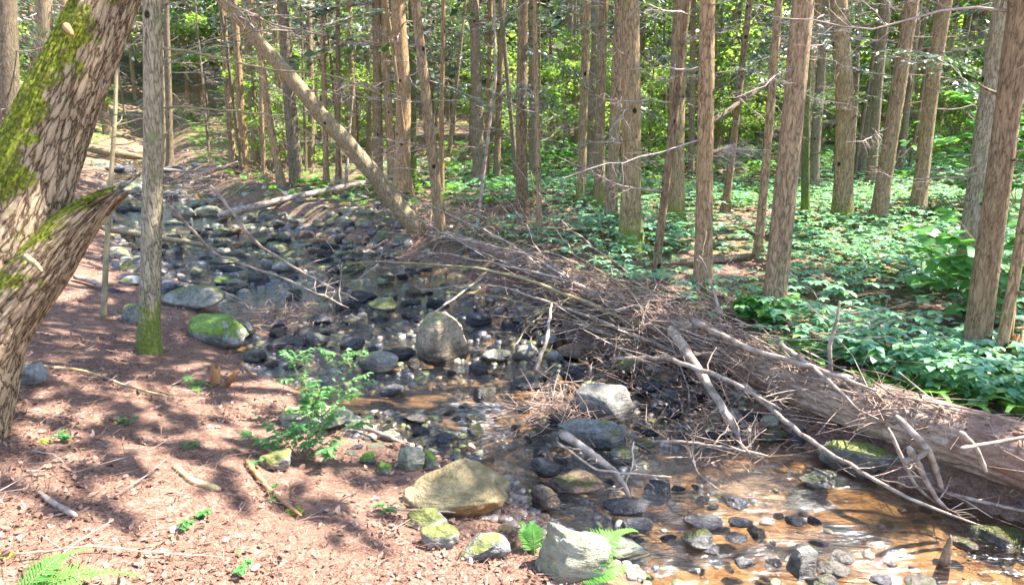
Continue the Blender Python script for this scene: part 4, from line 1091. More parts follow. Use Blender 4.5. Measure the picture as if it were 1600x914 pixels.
 (440, 425, 40, 24, 'r_moss', 'sharp-edged yellow-mossy rock in the upper riffle', 162, dict(cuts=11)),
 (418, 420, 26, 18, 'r_grey', 'tilted grey slab beside the sharp-edged mossy rock', 163, dict(cuts=9, tilt=(0, .5))),
 (367, 452, 34, 18, 'r_grey', 'white-lit stone in the riffle right of the pale green boulder', 164, dict(cuts=8)),
 (344, 446, 28, 16, 'r_brightmoss', 'small green stone left of the white-lit one', 165, dict()),
 (196, 425, 36, 20, 'r_moss', 'rounded rock behind the grey tree, mossy on top', 166, dict(cuts=4)),
 (200, 445, 40, 18, 'r_halfmoss', 'flat rock left behind the grey tree', 167, dict()),
 (185, 405, 32, 20, 'r_moss', 'yellow-green rock on the upper left shore', 168, dict()),
 (490, 540, 36, 22, 'r_grey', 'grey rock beside the small white cascade', 169, dict(cuts=7)),
 (440, 545, 60, 18, 'r_dark', 'dark ledge rock under the small twig heap', 170, dict(cuts=8)),
 (500, 505, 40, 16, 'r_dark', 'dark flat stone right of the small twig heap', 171, dict()),
 (548, 545, 40, 20, 'r_dark', 'dark blue rock left of the smooth rounded grey rock', 172, dict()),
]
for cx, by, w, h, mat, lab, sd, kw in KR:
    if kw is None: continue
    key_rock(cx, by, w, h, mat, lab, sd, **kw)
# scattered stones of the stream
RV = []
for i in range(16):
    V, Fx = rock_data(2000 + i, 4, [6, 8, 9, 7][i % 4], 1, .13, .97, boxy=[0, .35, .5, .2][i % 4])
    V = V * [1, random.uniform(.6, .95), random.uniform(.35, .7)]
    RV.append((V, Fx))
RM = {}
def rock_mesh(i, mat):
    if (i, mat) not in RM:
        o = mk('rock', RV[i][0], [RV[i][1]], M[mat]); RM[(i, mat)] = o.data; bpy.data.objects.remove(o)
    return RM[(i, mat)]
# regions in the picture: (polygon box, count, size range in metres, material weights)
REG = [((180, 345, 420, 470), 46, (.10, .27), ['r_dark'] * 4 + ['r_moss', 'r_moss', 'r_grey', 'r_brown', 'r_cream']),
       ((420, 375, 700, 480), 34, (.09, .21), ['r_dark'] * 3 + ['r_moss', 'r_moss', 'r_brown', 'r_halfmoss']),
       ((400, 480, 660, 580), 20, (.09, .17), ['r_dark'] * 4 + ['r_halfmoss', 'r_grey']),
       ((720, 470, 900, 560), 14, (.08, .15), ['r_dark'] * 4 + ['r_halfmoss']),
       ((860, 560, 1160, 690), 22, (.07, .14), ['r_dark'] * 5 + ['r_halfmoss', 'r_brown']),
       ((540, 640, 720, 720), 14, (.045, .08), ['r_grey', 'r_cream', 'r_dark', 'r_brown', 'r_halfmoss']),
       ((780, 640, 1000, 840), 8, (.04, .08), ['r_brown', 'r_dark', 'r_grey']),
       ((1000, 760, 1280, 900), 12, (.03, .07), ['r_dark', 'r_dark', 'r_grey']),
       ((700, 575, 1010, 770), 22, (.05, .14), ['r_dark', 'r_dark', 'r_grey', 'r_brown', 'r_halfmoss']),
       ((330, 330, 640, 400), 44, (.14, .30), ['r_moss', 'r_moss', 'r_moss', 'r_cream', 'r_brown']),
       ((150, 240, 330, 345), 18, (.25, .6), ['r_moss', 'r_dark', 'r_halfmoss'])]
AREA = ['the upper riffle beside the grey tree', 'the upper stream between grey tree and brush pile', 'the stream left of the triangular boulder', 'the right shore behind the triangular boulder', 'the shaded right shore under the brush', 'the gravel bar above the tan boulder', 'the cascade right of the tan boulder', 'the lower stream left of the cubic rock', 'the shallows below the triangular boulder', 'the mossy far shore below the leaning trunk', 'the far head of the stream']
MN = {'r_dark': 'dark wet', 'r_moss': 'moss-topped', 'r_grey': 'bare grey', 'r_halfmoss': 'patchy green-grey', 'r_cream': 'pale cream', 'r_brown': 'wet brown'}
rng = np.random.default_rng(77)
nrock = 0
for ri, ((x0, y0, x1, y1), cnt, (s0, s1), mats) in enumerate(REG):
    done = []; tries = 0
    while len(done) < cnt and tries < 4000:
        tries += 1
        px = rng.uniform(x0, x1); py = rng.uniform(y0, y1); P = on_water(px, py)
        g = hit(px, py)
        if g[2] > P[2] + (.25 if ri != 9 else .5): continue
        if g[2] > P[2]: P = g
        s = s0 + (s1 - s0) * rng.random() ** 1.8
        if any((P[0] - q[0]) ** 2 + (P[1] - q[1]) ** 2 < (q[2] * .95 + s * .65) ** 2 for q in ROCKS): continue
        ROCKS.append((P[0], P[1], s * .8)); mt = mats[int(rng.integers(len(mats)))]
        o = bpy.data.objects.new('rock', rock_mesh(int(rng.integers(16)), mt)); COL.objects.link(o)
        o.location = (P[0], P[1], P[2] + s * rng.uniform(-.05, .12)); o.rotation_euler = (rng.normal() * .15, rng.normal() * .15, rng.random() * 6.28)
        o.scale = (s, s * rng.uniform(.7, 1.1), s * rng.uniform(.6, 1.0)); o['category'] = 'rock'; o['group'] = 'rocks of the stream'
        done.append((px, o, mt)); nrock += 1
    bym = {}
    for px, o, mt in done: bym.setdefault(mt, []).append((px, o))
    for mt, v in bym.items():
        v.sort(key=lambda q: q[0])
        for i, (px, o) in enumerate(v):
            o['label'] = f'{MN[mt]} stone, {ORD[min(i, 29)]} from left in {AREA[ri]}'
print('rocks', nrock + len(KR))

def small_stones():
    rg = np.random.default_rng(14); pts = []
    for x0, y0, x1, y1, n in [(170, 330, 430, 480, 170), (420, 380, 760, 480, 230), (390, 470, 680, 600, 260), (700, 460, 920, 570, 230), (850, 540, 1180, 700, 330), (540, 640, 760, 720, 130), (760, 640, 1010, 840, 60), (1000, 740, 1300, 914, 16), (320, 310, 650, 400, 360), (150, 240, 330, 340, 160)]:
        for _ in range(n): pts.append(on_water(rg.uniform(x0, x1), rg.uniform(y0, y1)))
    P = np.array(pts); z = terrain(P[:, 0], P[:, 1]); w = zw(P[:, 1]); ok = (z < w + .22) | ((P[:, 1] > 9) & (z < w + .6))
    P = P[ok]; n = len(P); D = np.hypot(P[:, 0], P[:, 1]); s = (.018 + .055 * rg.random(n) ** 1.6) * np.clip(D / 6, .75, 1.9)
    P[:, 2] = np.maximum(z[ok], w[ok] - s * .3)
    keep = np.array([not any((p[0] - q[0]) ** 2 + (p[1] - q[1]) ** 2 < (q[2] * .8) ** 2 for q in ROCKS) for p in P]); P = P[keep]; s = s[keep]; n = len(P)
    m = N('small_stone'); g = m.n('NewGeometry'); c = m.world(); f = m.noise(c, 28, 5, .7)
    col = m.ramp(g.outputs['Random Per Island'], [(0, (.05, .05, .055)), (.35, (.11, .105, .11)), (.55, (.16, .13, .10)), (.75, (.07, .068, .07)), (.9, (.26, .24, .19)), (1, (.13, .15, .05))])
    col = m.mix(1.0, col, m.ramp(f, [(.38, .45), (.62, 1.5)]), 'MULTIPLY')
    mf = m.math('MULTIPLY', m.ramp(m.noise(c, 2.2, 4), [(.5, 0.0), (.58, 1.0)]), m.ramp(m.nz(2), [(.5, 0.0), (.85, .8)]))
    col = m.mix(mf, col, m.ramp(f, [(.4, (.07, .08, .015)), (.6, (.24, .25, .05))]))
    m.bsdf(col, .32, m.bump(f, .6, .012), .5)
    V0, F0 = [], []
    for v in range(6):
        V, Fx = rock_data(2600 + v, 2, 8, 1, .12, .95); idx = np.arange(n)[np.arange(n) % 6 == v]; k = len(idx)
        Mx = rotz(rg.random(k) * 6.28) @ rotx(rg.normal(size=k) * .2) * np.stack([s[idx], s[idx] * rg.uniform(.6, 1, k), s[idx] * rg.uniform(.35, .75, k)], -1)[:, None, :]
        VV, FF = scatter(V, [Fx], Mx, P[idx]); F0.append(FF[0] + sum(len(a) for a in V0)); V0.append(VV)
    tag(mk('small_stones', np.vstack(V0), [np.vstack(F0)], m.m), 'countless small dark wet stones between the larger rocks of the stream', 'stones', None, 'stuff')
small_stones()
# pebbles (uncountable)
def pebbles():
    rg = np.random.default_rng(4); pts = []
    zones = [(180, 330, 640, 470, 1900), (380, 470, 900, 600, 1500), (540, 640, 760, 720, 900), (840, 560, 1160, 700, 1300), (700, 770, 1010, 914, 800), (1000, 700, 1600, 914, 110), (760, 640, 1000, 800, 500), (150, 240, 330, 340, 500)]
    for x0, y0, x1, y1, n in zones:
        for _ in range(n):
            p = on_water(rg.uniform(x0, x1), rg.uniform(y0, y1)); pts.append(p)
    P = np.array(pts); z = terrain(P[:, 0], P[:, 1]); w = zw(P[:, 1]); ok = z < w + .18
    P = P[ok]; P[:, 2] = z[ok]; n = len(P)
    bm = bmesh.new(); bmesh.ops.create_icosphere(bm, subdivisions=2, radius=1.0)
    V = np.array([v.co[:] for v in bm.verts]); Fx = np.array([[v.index for v in f.verts] for f in bm.faces]); bm.free()
    V = V * (1 + .25 * vn(V * 1.7, 5))[:, None]
    D = np.hypot(P[:, 0], P[:, 1]); s = (.010 + .05 * rg.random(n) ** 2.2) * np.clip(D / 5, .7, 2.2)
    Mx = rotz(rg.random(n) * 6.28) * np.stack([s, s * rg.uniform(.6, 1, n), s * rg.uniform(.35, .7, n)], -1)[:, None, :]
    VV, FF = scatter(V, [Fx], Mx, P)
    m = N('pebble'); g = m.n('NewGeometry')
    col = m.ramp(g.outputs['Random Per Island'], [(0, (.06, .055, .055)), (.35, (.16, .13, .11)), (.6, (.26, .20, .14)), (.8, (.12, .11, .11)), (1, (.42, .36, .28))])
    m.bsdf(col, .4, None, .5)
    o = mk('pebbles', VV, FF, m.m); tag(o, 'small wet pebbles and gravel on the stream bed and shores', 'pebbles', None, 'stuff')
pebbles()

# ------------------------------------------------------------------ fallen logs
LN = [(0, 1900, 812, .20), (.2, 1640, 724, .182), (.35, 1400, 655, .165), (.5, 1200, 586, .155), (.62, 1067, 520, .125), (.8, 900, 440, .10), (1.0, 692, 364, .05)]
_lp = np.array([hit(a, b, dz=r * .95) for _, a, b, r in LN]); _lt = np.array([q[0] for q in LN])
_s = np.linspace(0, 1, 60); _lq = np.stack([np.interp(_s, _lt, _lp[:, k]) for k in range(3)], 1)
_lin = _lq[0] + (_lq[-1] - _lq[0]) * _s[:, None]
for _ in range(60): _lq[1:-1] = (_lq[:-2] + _lq[1:-1] * 2 + _lq[2:]) / 4
def LP(t):
    return np.array([np.interp(t, _s, _lq[:, k]) for k in range(3)])
def LRAD(t): return float(np.interp(t, _lt, [q[3] for q in LN]))
LA, LB = LP(0), LP(1)
def big_log():
    root = empty('fallen_log', (LA + LB) / 2); c = np.array(root.location)
    n, sd = 260, 64; t = np.linspace(0, 1, n)
    P = np.array([LP(q) for q in t]); rad = np.array([LRAD(q) for q in t])
    b = Buf(); b.tube(P, rad, sd); V = b.V[0]; m = n * sd; ax = np.repeat(P, sd, 0); d = V[:m] - ax
    a = np.arctan2(d[:, 2], d[:, 0]); u = np.repeat(t, sd) * 9
    rr = 1 + .10 * vn(np.stack([np.cos(a) * 1.6, np.sin(a) * 1.6, u * .9], 1), 3) + .10 * (sst(0, .3, np.abs(vn(np.stack([np.cos(a) * 6, np.sin(a) * 6, u * 1.1], 1), 4))) - .6)
    V[:m] = ax + d * rr[:, None]
    b.V[0] = V - c
    o = b.build('trunk', M['logbark'], root)
    bc = np.zeros((len(o.data.vertices), 3), np.float32); bc[:m] = np.stack([np.cos(a) * .2, np.sin(a) * .2, u * 1.1], 1)
    at = o.data.attributes.new('barkco', 'FLOAT_VECTOR', 'POINT'); at.data.foreach_set('vector', bc.ravel())
    tag(root, 'big fallen log heaped with twigs along the right shore, from lower right to centre', 'log')
    rg = np.random.default_rng(3)
    # long thin branches that fan out over the stream, in picture points (start on log)
    fans = [((1035, 520), (800, 425), (600, 408), (545, 412), .022), ((1060, 530), (900, 440), (720, 400), (640, 393), .020), ((1080, 560), (880, 478), (760, 440), (640, 455), .020), ((1040, 545), (900, 500), (770, 460), (680, 458), .016),
            ((980, 500), (840, 400), (700, 370), (590, 362), .014), ((900, 455), (780, 370), (690, 330), (620, 300), .016), ((1020, 520), (860, 470), (790, 560), (775, 540), .014), ((960, 490), (840, 395), (822, 350), (790, 310), .012),
            ((1070, 520), (1000, 440), (880, 350), (800, 250), .012), ((1110, 560), (950, 430), (900, 400), (850, 330), .014), ((860, 440), (740, 390), (660, 345), (600, 330), .015), ((1000, 510), (930, 470), (800, 500), (720, 480), .012)]
    for i, f in enumerate(fans):
        pts = [np.array(hit(*f[0], dz=.10)), ]
        d0 = (pts[0] - CAM) @ FW
        for k, q in enumerate(f[1:4]):
            g = hit(*q); dg = (g - CAM) @ FW; lim = d0 + (k + 1) * .9
            pts.append(CAM + ray(*q) * min(dg - .10, lim))
        A = np.array(pts); tt = np.linspace(0, 1, 20); Q = np.stack([np.interp(tt, np.linspace(0, 1, 4), A[:, k]) for k in range(3)], 1)
        for _ in range(3): Q[1:-1] = (Q[:-2] + Q[1:-1] * 2 + Q[2:]) / 4
        Q += rg.normal(size=Q.shape) * .008
        b = Buf(); twiggy(b, Q - c, f[4], f[4] * .3, rg, 11, .55, 7, 1, -.25)
        b.build('branch', M['deadwood' if i % 3 else 'greenstick'], root)
big_log()
def stick(pts, w0, w1, label, mat='deadwood', lift=.0, twigs=0, tl=.3, cat='fallen branch', name='fallen_branch', follow=False, sides=9, group='sticks and limbs in the brush pile', wob=.006, lifts=None, depths=None):
    """pts in picture pixels; each point rests on the ground/water there plus its lift (m)"""
    A = []
    for k, q in enumerate(pts):
        l = lifts[k] if lifts else lift
        g = hit(*q, dz=l) 
        w = on_water(*q)
        if depths: g = CAM + ray(*q) * depths[k]
        elif zw(g[1]) + l > g[2]: 
            d = ray(*q); t = (CAMZ - l) / (WSL * d[1] - d[2]); g = CAM + t * d
        A.append(g)
    A = np.array(A); c = A.mean(0); root = empty(name, c)
    n = max(10, len(pts) * 6); t = np.concatenate([[0], np.cumsum(np.linalg.norm(np.diff(A, axis=0), axis=1))]); t /= t[-1]
    tt = np.linspace(0, 1, n); Q = np.stack([np.interp(tt, t, A[:, k]) for k in range(3)], 1)
    for _ in range(2): Q[1:-1] = (Q[:-2] + Q[1:-1] * 2 + Q[2:]) / 4
    rg = np.random.default_rng(int(pts[0][0] * 3 + pts[0][1])); Q += rg.normal(size=Q.shape) * min(wob, .012 * np.linalg.norm(A[-1] - A[0]) / math.sqrt(n))
    w0 *= .85; w1 *= .85
    D0 = (A[0] - CAM) @ FW; D1 = (A[-1] - CAM) @ FW
    b = Buf(); b.tube(Q - c, np.linspace(w0 * D0 / F / 2, w1 * D1 / F / 2, n) * (1 + .05 * rg.normal(size=n)) * np.interp(tt, [0, .03, .9, 1], [.6, 1, 1, .45]), sides)
    b.build('limb', M[mat], root)
    if twigs:
        for s in range(min(twigs, 6)):
            b = Buf(); k = int(rg.integers(n // 4, n - 1)); d = rg.normal(size=3); d[2] = abs(d[2]) * .5; d /= np.linalg.norm(d)
            twiggy(b, path(Q[k] - c, Q[k] - c + d * tl * rg.uniform(.5, 1.2), 6, .08, 0, s), .006, .002, rg, 6, tl * .6, 4, 0)
            b.build('twig', M[mat], root)
    tag(root, label, cat, group); return root
ST = [
 ([(1048, 512), (1085, 570), (1125, 630), (1158, 690)], 20, 13, 'thick pale broken limb sloping from the brush pile down to the water', dict(lifts=[.38, .32, .2, .03], sides=14)),
 ([(1160, 600), (1260, 685), (1400, 770), (1532, 822)], 11, 5, 'long thin stick running from the brush pile across the lower right water', dict(lifts=[.3, .18, .12, .02])),
 ([(1080, 500), (1170, 545), (1290, 580), (1370, 612)], 12, 7, 'stick lying on top of the brush heap beside the log', dict(lifts=[.45, .5, .5, .45])),
 ([(1400, 650), (1450, 700), (1475, 770)], 14, 8, 'bent grey stick hanging over the near side of the log', dict(lifts=[.5, .4, .1])),
 ([(1412, 722), (1440, 712), (1452, 700)], 13, 9, 'short curved pale stick poking from the log above the dark hollow', dict(lifts=[.3, .35, .4])),
 ([(1500, 675), (1525, 700), (1542, 740)], 12, 8, 'pale forked stick hanging on the log near the right edge', dict(lifts=[.55, .45, .3])),
 ([(1420, 698), (1460, 775), (1482, 798)], 14, 6, 'bundle-like long shoots reaching from the log down to the water', dict(lifts=[.4, .1, .02], twigs=5)),
 ([(1388, 668), (1430, 760), (1475, 795)], 8, 5, 'thin shoot left of the long shoots reaching down to the water', dict(lifts=[.4, .12, .02])),
 ([(1110, 470), (1240, 405), (1180, 400)], 1, 1, '', None),
 ([(905, 418), (1000, 412), (1100, 408), (1180, 398)], 13, 12, 'straight slender log lying on the forest floor behind the brush pile', dict(lift=.06, cat='log', name='fallen_log', mat='bark_lean')),
 ([(875, 675), (920, 705), (965, 740), (985, 778)], 17, 10, 'curved pale driftwood branch caught between the rocks in mid stream', dict(lifts=[.28, .25, .2, .03], twigs=5, sides=12)),
 ([(870, 690), (930, 735), (1050, 745)], 5, 3, 'thin white twig stretching right from the curved driftwood', dict(lifts=[.28, .24, .12])),
 ([(385, 720), (420, 765), (470, 805)], 11, 7, 'peeled tan stick lying on the leaf litter of the left bank', dict(lift=.02, mat='rotwood')),
 ([(272, 728), (300, 752), (345, 765)], 12, 15, 'short mossy rotten stick half sunk in the leaf litter', dict(lift=.01, mat='greenstick')),
 ([(62, 572), (130, 578), (190, 600), (262, 620)], 6, 5, 'dark crooked stick on the needles right of the old tree foot', dict(lift=.03, mat='greenstick')),
 ([(60, 768), (90, 790), (120, 806)], 9, 12, 'pale short stick in the litter at the lower left', dict(lift=.02)),
 ([(25, 866), (140, 852), (240, 862), (350, 870)], 4, 2, 'long thin reddish twig above the bottom left fern', dict(lift=.03, mat='brush')),
 ([(330, 448), (380, 470), (395, 490)], 5, 3, 'small twig lying in the stream behind the bright mossy boulder', dict(lift=.06)),
 ([(160, 356), (240, 370), (330, 385)], 14, 8, 'wet brown log crossing the upper stream behind the grey tree', dict(lift=.12, cat='log', name='fallen_log', mat='bark_lean')),
 ([(135, 232), (175, 240), (222, 246)], 13, 13, 'pale mossy log across the far stream behind the grey tree', dict(lift=.25, cat='log', name='fallen_log', mat='bark_lean')),
 ([(340, 338), (430, 315), (560, 288), (660, 268)], 15, 9, 'long pale log slanting up the far right shore', dict(lift=.15, cat='log', name='fallen_log', mat='deadwood', twigs=3)),
 ([(115, 432), (140, 438), (160, 448)], 10, 9, 'short pale stick near the thin sapling foot', dict(lift=.05)),
 ([(545, 665), (580, 672), (625, 690)], 9, 7, 'sunlit pale stick lying on the gravel bar', dict(lift=.05)),
 ([(605, 795), (660, 798), (712, 800)], 5, 4, 'straight dry twig in front of the tan boulder', dict(lift=.05)),
 ([(655, 505), (690, 480), (760, 430)], 5, 3, 'thin stick reaching over the triangular boulder', dict(lifts=[.25, .3, .3])),
 ([(1020, 690), (1070, 690), (1140, 700), (1200, 712)], 6, 4, 'bare branch with many twigs hanging over the water below the broken limb', dict(lifts=[.08, .12, .12, .16], twigs=6, tl=.4)),
 ([(1075, 700), (1090, 740), (1130, 770)], 4, 2, 'forked twig dipping into the sunny shallows', dict(lifts=[.15, .06, .01], twigs=2)),
 ([(1040, 560), (1130, 590), (1220, 640)], 10, 6, 'weathered stick across the front of the brush pile', dict(lifts=[.35, .35, .35], twigs=4)),
 ([(960, 560), (1030, 560), (1120, 550)], 8, 5, 'knotted stick sticking out left from the brush pile', dict(lifts=[.15, .25, .4], twigs=4)),
 ([(1210, 530), (1290, 590), (1340, 640)], 9, 6, 'smooth grey stick lying across the fallen log', dict(lifts=[.45, .5, .4])),
 ([(1480, 770), (1540, 785), (1610, 800)], 7, 6, 'grey stick along the water under the log at the right edge', dict(lift=.08)),
 ([(1500, 700), (1560, 690), (1620, 680)], 7, 6, 'thin stick on top of the log at the right edge', dict(lift=.5)),
 ([(835, 580), (855, 530), (862, 470)], 8, 5, 'upright curved stick standing out of the branches at the right shore', dict(lifts=[.05, .3, .45])),
 ([(265, 320), (330, 395), (430, 430), (545, 480)], 6, 4, 'long drooping bare branch over the upper stream', dict(depths=[5.8, 6.3, 6.8, 7.2], twigs=5, tl=.5)),
 ([(330, 290), (400, 380), (470, 425), (560, 470)], 7, 4, 'second long drooping branch right over the upper stream', dict(depths=[6.5, 6.8, 7.1, 7.5], twigs=6, tl=.5)),
 ([(1105, 195), (1150, 165), (1205, 125)], 11, 7, 'tilted dead log propped high between trunks behind the straight hemlock', dict(depths=[10.6, 10.9, 11.3], cat='log', name='fallen_log', mat='bark_far', twigs=3)),
 ([(820, 355), (835, 320), (830, 270)], 8, 3, 'strip of loose pale wood leaning on the ridged central trunk', dict(depths=[12.2, 12.3, 12.4], mat='rotwood')),
 ([(940, 290), (1000, 285), (1070, 270)], 16, 12, 'mossy log on the sunny floor behind the touching pair', dict(lift=.1, cat='log', name='fallen_log', mat='bark_green')),
 ([(640, 268), (720, 245), (800, 265)], 11, 9, 'dark fallen log in the litter far behind the centre', dict(lift=.15, cat='log', name='fallen_log', mat='bark_far')),
 ([(300, 278), (345, 262), (420, 250)], 9, 6, 'grey driftwood log on the far bank left of the reddish trunk', dict(lift=.3, cat='log', name='fallen_log', twigs=5, tl=.9)),
]
for pts, a, b_, lab, kw in ST:
    if kw is None: continue
    stick(pts, a, b_, lab, **kw)

LEAFT = np.array([[0, 0, 0], [.3, .32, .06], [.7, .28, .02], [1.0, 0, .10], [.68, -.3, .05], [.28, -.3, .0]]); LEAFF = [np.array([[0, 1, 2, 3], [0, 3, 4, 5]])]
# brush: uncountable twigs heaped over the log and shore
def twig_stuff(name, label, P, D, L, r, mat, seed, bend=.12):
    rg = np.random.default_rng(seed); n = len(P)
    a = np.arange(3) * 2.0944; ring = np.stack([np.zeros(3), np.cos(a), np.sin(a)], 1)
    Tm = np.vstack([ring + [0, 0, 0], ring * .85 + [.5, bend, .03], ring * .4 + [1, 0, 0]])
    Fq = []
    for k in (0, 3):
        for j in range(3): Fq.append([k + j, k + (j + 1) % 3, k + 3 + (j + 1) % 3, k + 3 + j])
    # x scaled by L, yz by r except bend offset
    A = frames(D, rg.random(n) * 6.28)
    V = []
    base = Tm.copy(); off = np.zeros_like(Tm); off[3:6, 1] = bend; base[3:6, 1] -= bend
    loc = base[None, :, :] * np.stack([L, r, r], 1)[:, None, :] + off[None] * L[:, None, None] * rg.normal(size=(n, 1, 1))
    V = np.einsum('nij,nkj->nki', A, loc) + P[:, None]
    k = 9; FF = (np.array(Fq)[None] + (np.arange(n) * k)[:, None, None]).reshape(-1, 4)
    o = mk(name, V.reshape(-1, 3), [FF], M[mat]); tag(o, label, 'brush', None, 'stuff'); return o
def brush():
    rg = np.random.default_rng(12); P = []; D = []; L = []; r = []
    axis = (LB - LA) / np.linalg.norm(LB - LA); side = np.array([-axis[1], axis[0], 0]) ; side = side / np.linalg.norm(side)
    if side[0] > 0: side = -side       # towards the stream / camera
    for i in range(4600):
        t = rg.beta(1.8, 1.8) * .84 + .10
        if vn(np.array([t * 16, 0.5, 0.5]), 77) * .5 + .5 < rg.random() * .75: continue
        c = LP(t); R0 = LRAD(t)
        pile = float(sst(.44, .58, t) * (1 - .75 * sst(.72, .92, t)))
        if pile < .3 and rg.random() < .68: continue
        on = rg.random() > .10 + .42 * pile
        if on:
            u = R0 * rg.uniform(.15 - .8 * pile, 1.0) + (.10 * abs(rg.normal()) * pile); top = c[2] + math.sqrt(max(R0 * R0 - u * u, 0)) + rg.random() * (.03 + .13 * pile)
        else:
            u = R0 + abs(rg.normal()) * (.10 + .20 * pile); top = c[2] + (.10 * pile) - (u - R0) * .8 - rg.random() * .22
        q = c + side * u
        g = max(float(terrain(q[0], q[1])), float(zw(q[1])))
        q[2] = max(g + .02 + abs(rg.normal()) * .03, top)
        d = axis * rg.normal() * .9 + side * rg.normal() * .8 + np.array([0, 0, rg.normal() * .38 - .15])
        P.append(q); D.append(d); L.append(rg.gamma(2.0, .075) + .05); r.append(rg.uniform(.0012, .004))
    o = twig_stuff('brush_twigs', 'heap of tangled reddish dead twigs over the fallen log and right shore', np.array(P), np.array(D), np.array(L), np.array(r), 'brush', 5)
    Q = np.array(P); pick = rg.random(len(Q)) < .5; Q = Q[pick] + [0, 0, .01]; k = len(Q); sz = rg.uniform(.012, .04, k)
    V, Fs = scatter(LEAFT, LEAFF, rotz(rg.random(k) * 6.28) @ roty(rg.normal(size=k) * .6) @ rotx(rg.normal(size=k) * .6) * sz[:, None, None], Q)
    tag(mk('caught_leaves', V, Fs, M['litter'], smooth=False), 'brown leaves and bark flakes caught in the brush on the fallen log', 'leaf litter', None, 'stuff')
    # coarser grey sticks within
    P = []; D = []; L = []; r = []
    for i in range(360):
        t = rg.beta(2.4, 1.8) * .72 + .26; c = LP(t); u = rg.normal() * (.20 if t > .5 else .08) + .08
        q = c + side * u; g = max(float(terrain(q[0], q[1])), float(zw(q[1]))); q[2] = max(g + .04, c[2] + LRAD(t) + .03 - abs(u) * .5 + rg.normal() * .05)
        d = axis * (1.2 + rg.normal() * .4) * rg.choice([-1, 1]) + side * rg.normal() * .45 + np.array([0, 0, rg.normal() * .22])
        P.append(q - d * .2); D.append(d); L.append(rg.gamma(3.0, .16) + .2); r.append(rg.uniform(.003, .008))
    twig_stuff('brush_sticks', 'tangle of thin grey-brown sticks laid across the fallen log', np.array(P), np.array(D), np.array(L), np.array(r), 'deadwood', 6, .06)
    # small heap in the stream, driftwood tangle, far-bank brush
    for cx, cy, sx, n, lab, lift in ((440, 510, .28, 420, 'small heap of reddish twigs caught on the dark ledge rock', .10), (875, 690, .2, 330, 'knot of dry twigs caught on the curved driftwood', .16), (1040, 520, .35, 700, 'dense knot of reddish twigs at the head of the pale broken limb', .35),
                                   (350, 290, 1.5, 500, 'tangle of bleached dead twigs on the far left bank', .3), (190, 300, 1.6, 420, 'dead twigs strewn on the upper left shore behind the old tree', .25), (420, 255, 2.4, 700, 'dead brush between the thin trunks of the far left bank', .35), (720, 350, .9, 900, 'dry brush round the foot of the hemlock leaning left', .15), (1135, 680, .35, 260, 'bare twigs trailing in the water below the broken limb', .06), (700, 250, 3.0, 900, 'low dead brush on the floor far behind the centre', .25)):
        c = hit(cx, cy); k = n
        q = c + rg.normal(size=(k, 3)) * [sx, sx * .8, 0]; g = np.maximum(terrain(q[:, 0], q[:, 1]), zw(q[:, 1])); q[:, 2] = g + np.abs(rg.normal(size=k)) * lift * .6 * np.exp(-((q[:, 0] - c[0]) ** 2) / (2 * sx * sx))
        big = 1.0 if sx < .5 else 1.9
        twig_stuff('brush_twigs', lab, q, rg.normal(size=(k, 3)) * [1, 1, .35], (rg.gamma(2.0, .08, k) + .06) * big, rg.uniform(.0012, .004, k) * (1 if sx < .5 else 1.8), 'brush', int(cx))
brush()
# pale dead twig spray hanging at the straight hemlock
def pale_spray():
    P0 = hit(1098, 468); D = (P0 - CAM) @ FW; c = CAM + ray(1112, 240) * (D - .1)
    root = empty('dead_twig_spray', c); rg = np.random.default_rng(8)
    for i in range(12):
        b = Buf(); e = np.array([rg.uniform(.15, .6), rg.uniform(-.3, .2), rg.uniform(-.16, .12)])
        twiggy(b, path((-.05, 0, 0), e, 8, .08, -.03, i), .006, .0015, rg, 14, .28, 4, 1, -.1); b.build('twig', M['greytwig'], root)
    tag(root, 'pale bleached twig spray hanging at the straight hemlock', 'dead branch')
pale_spray()

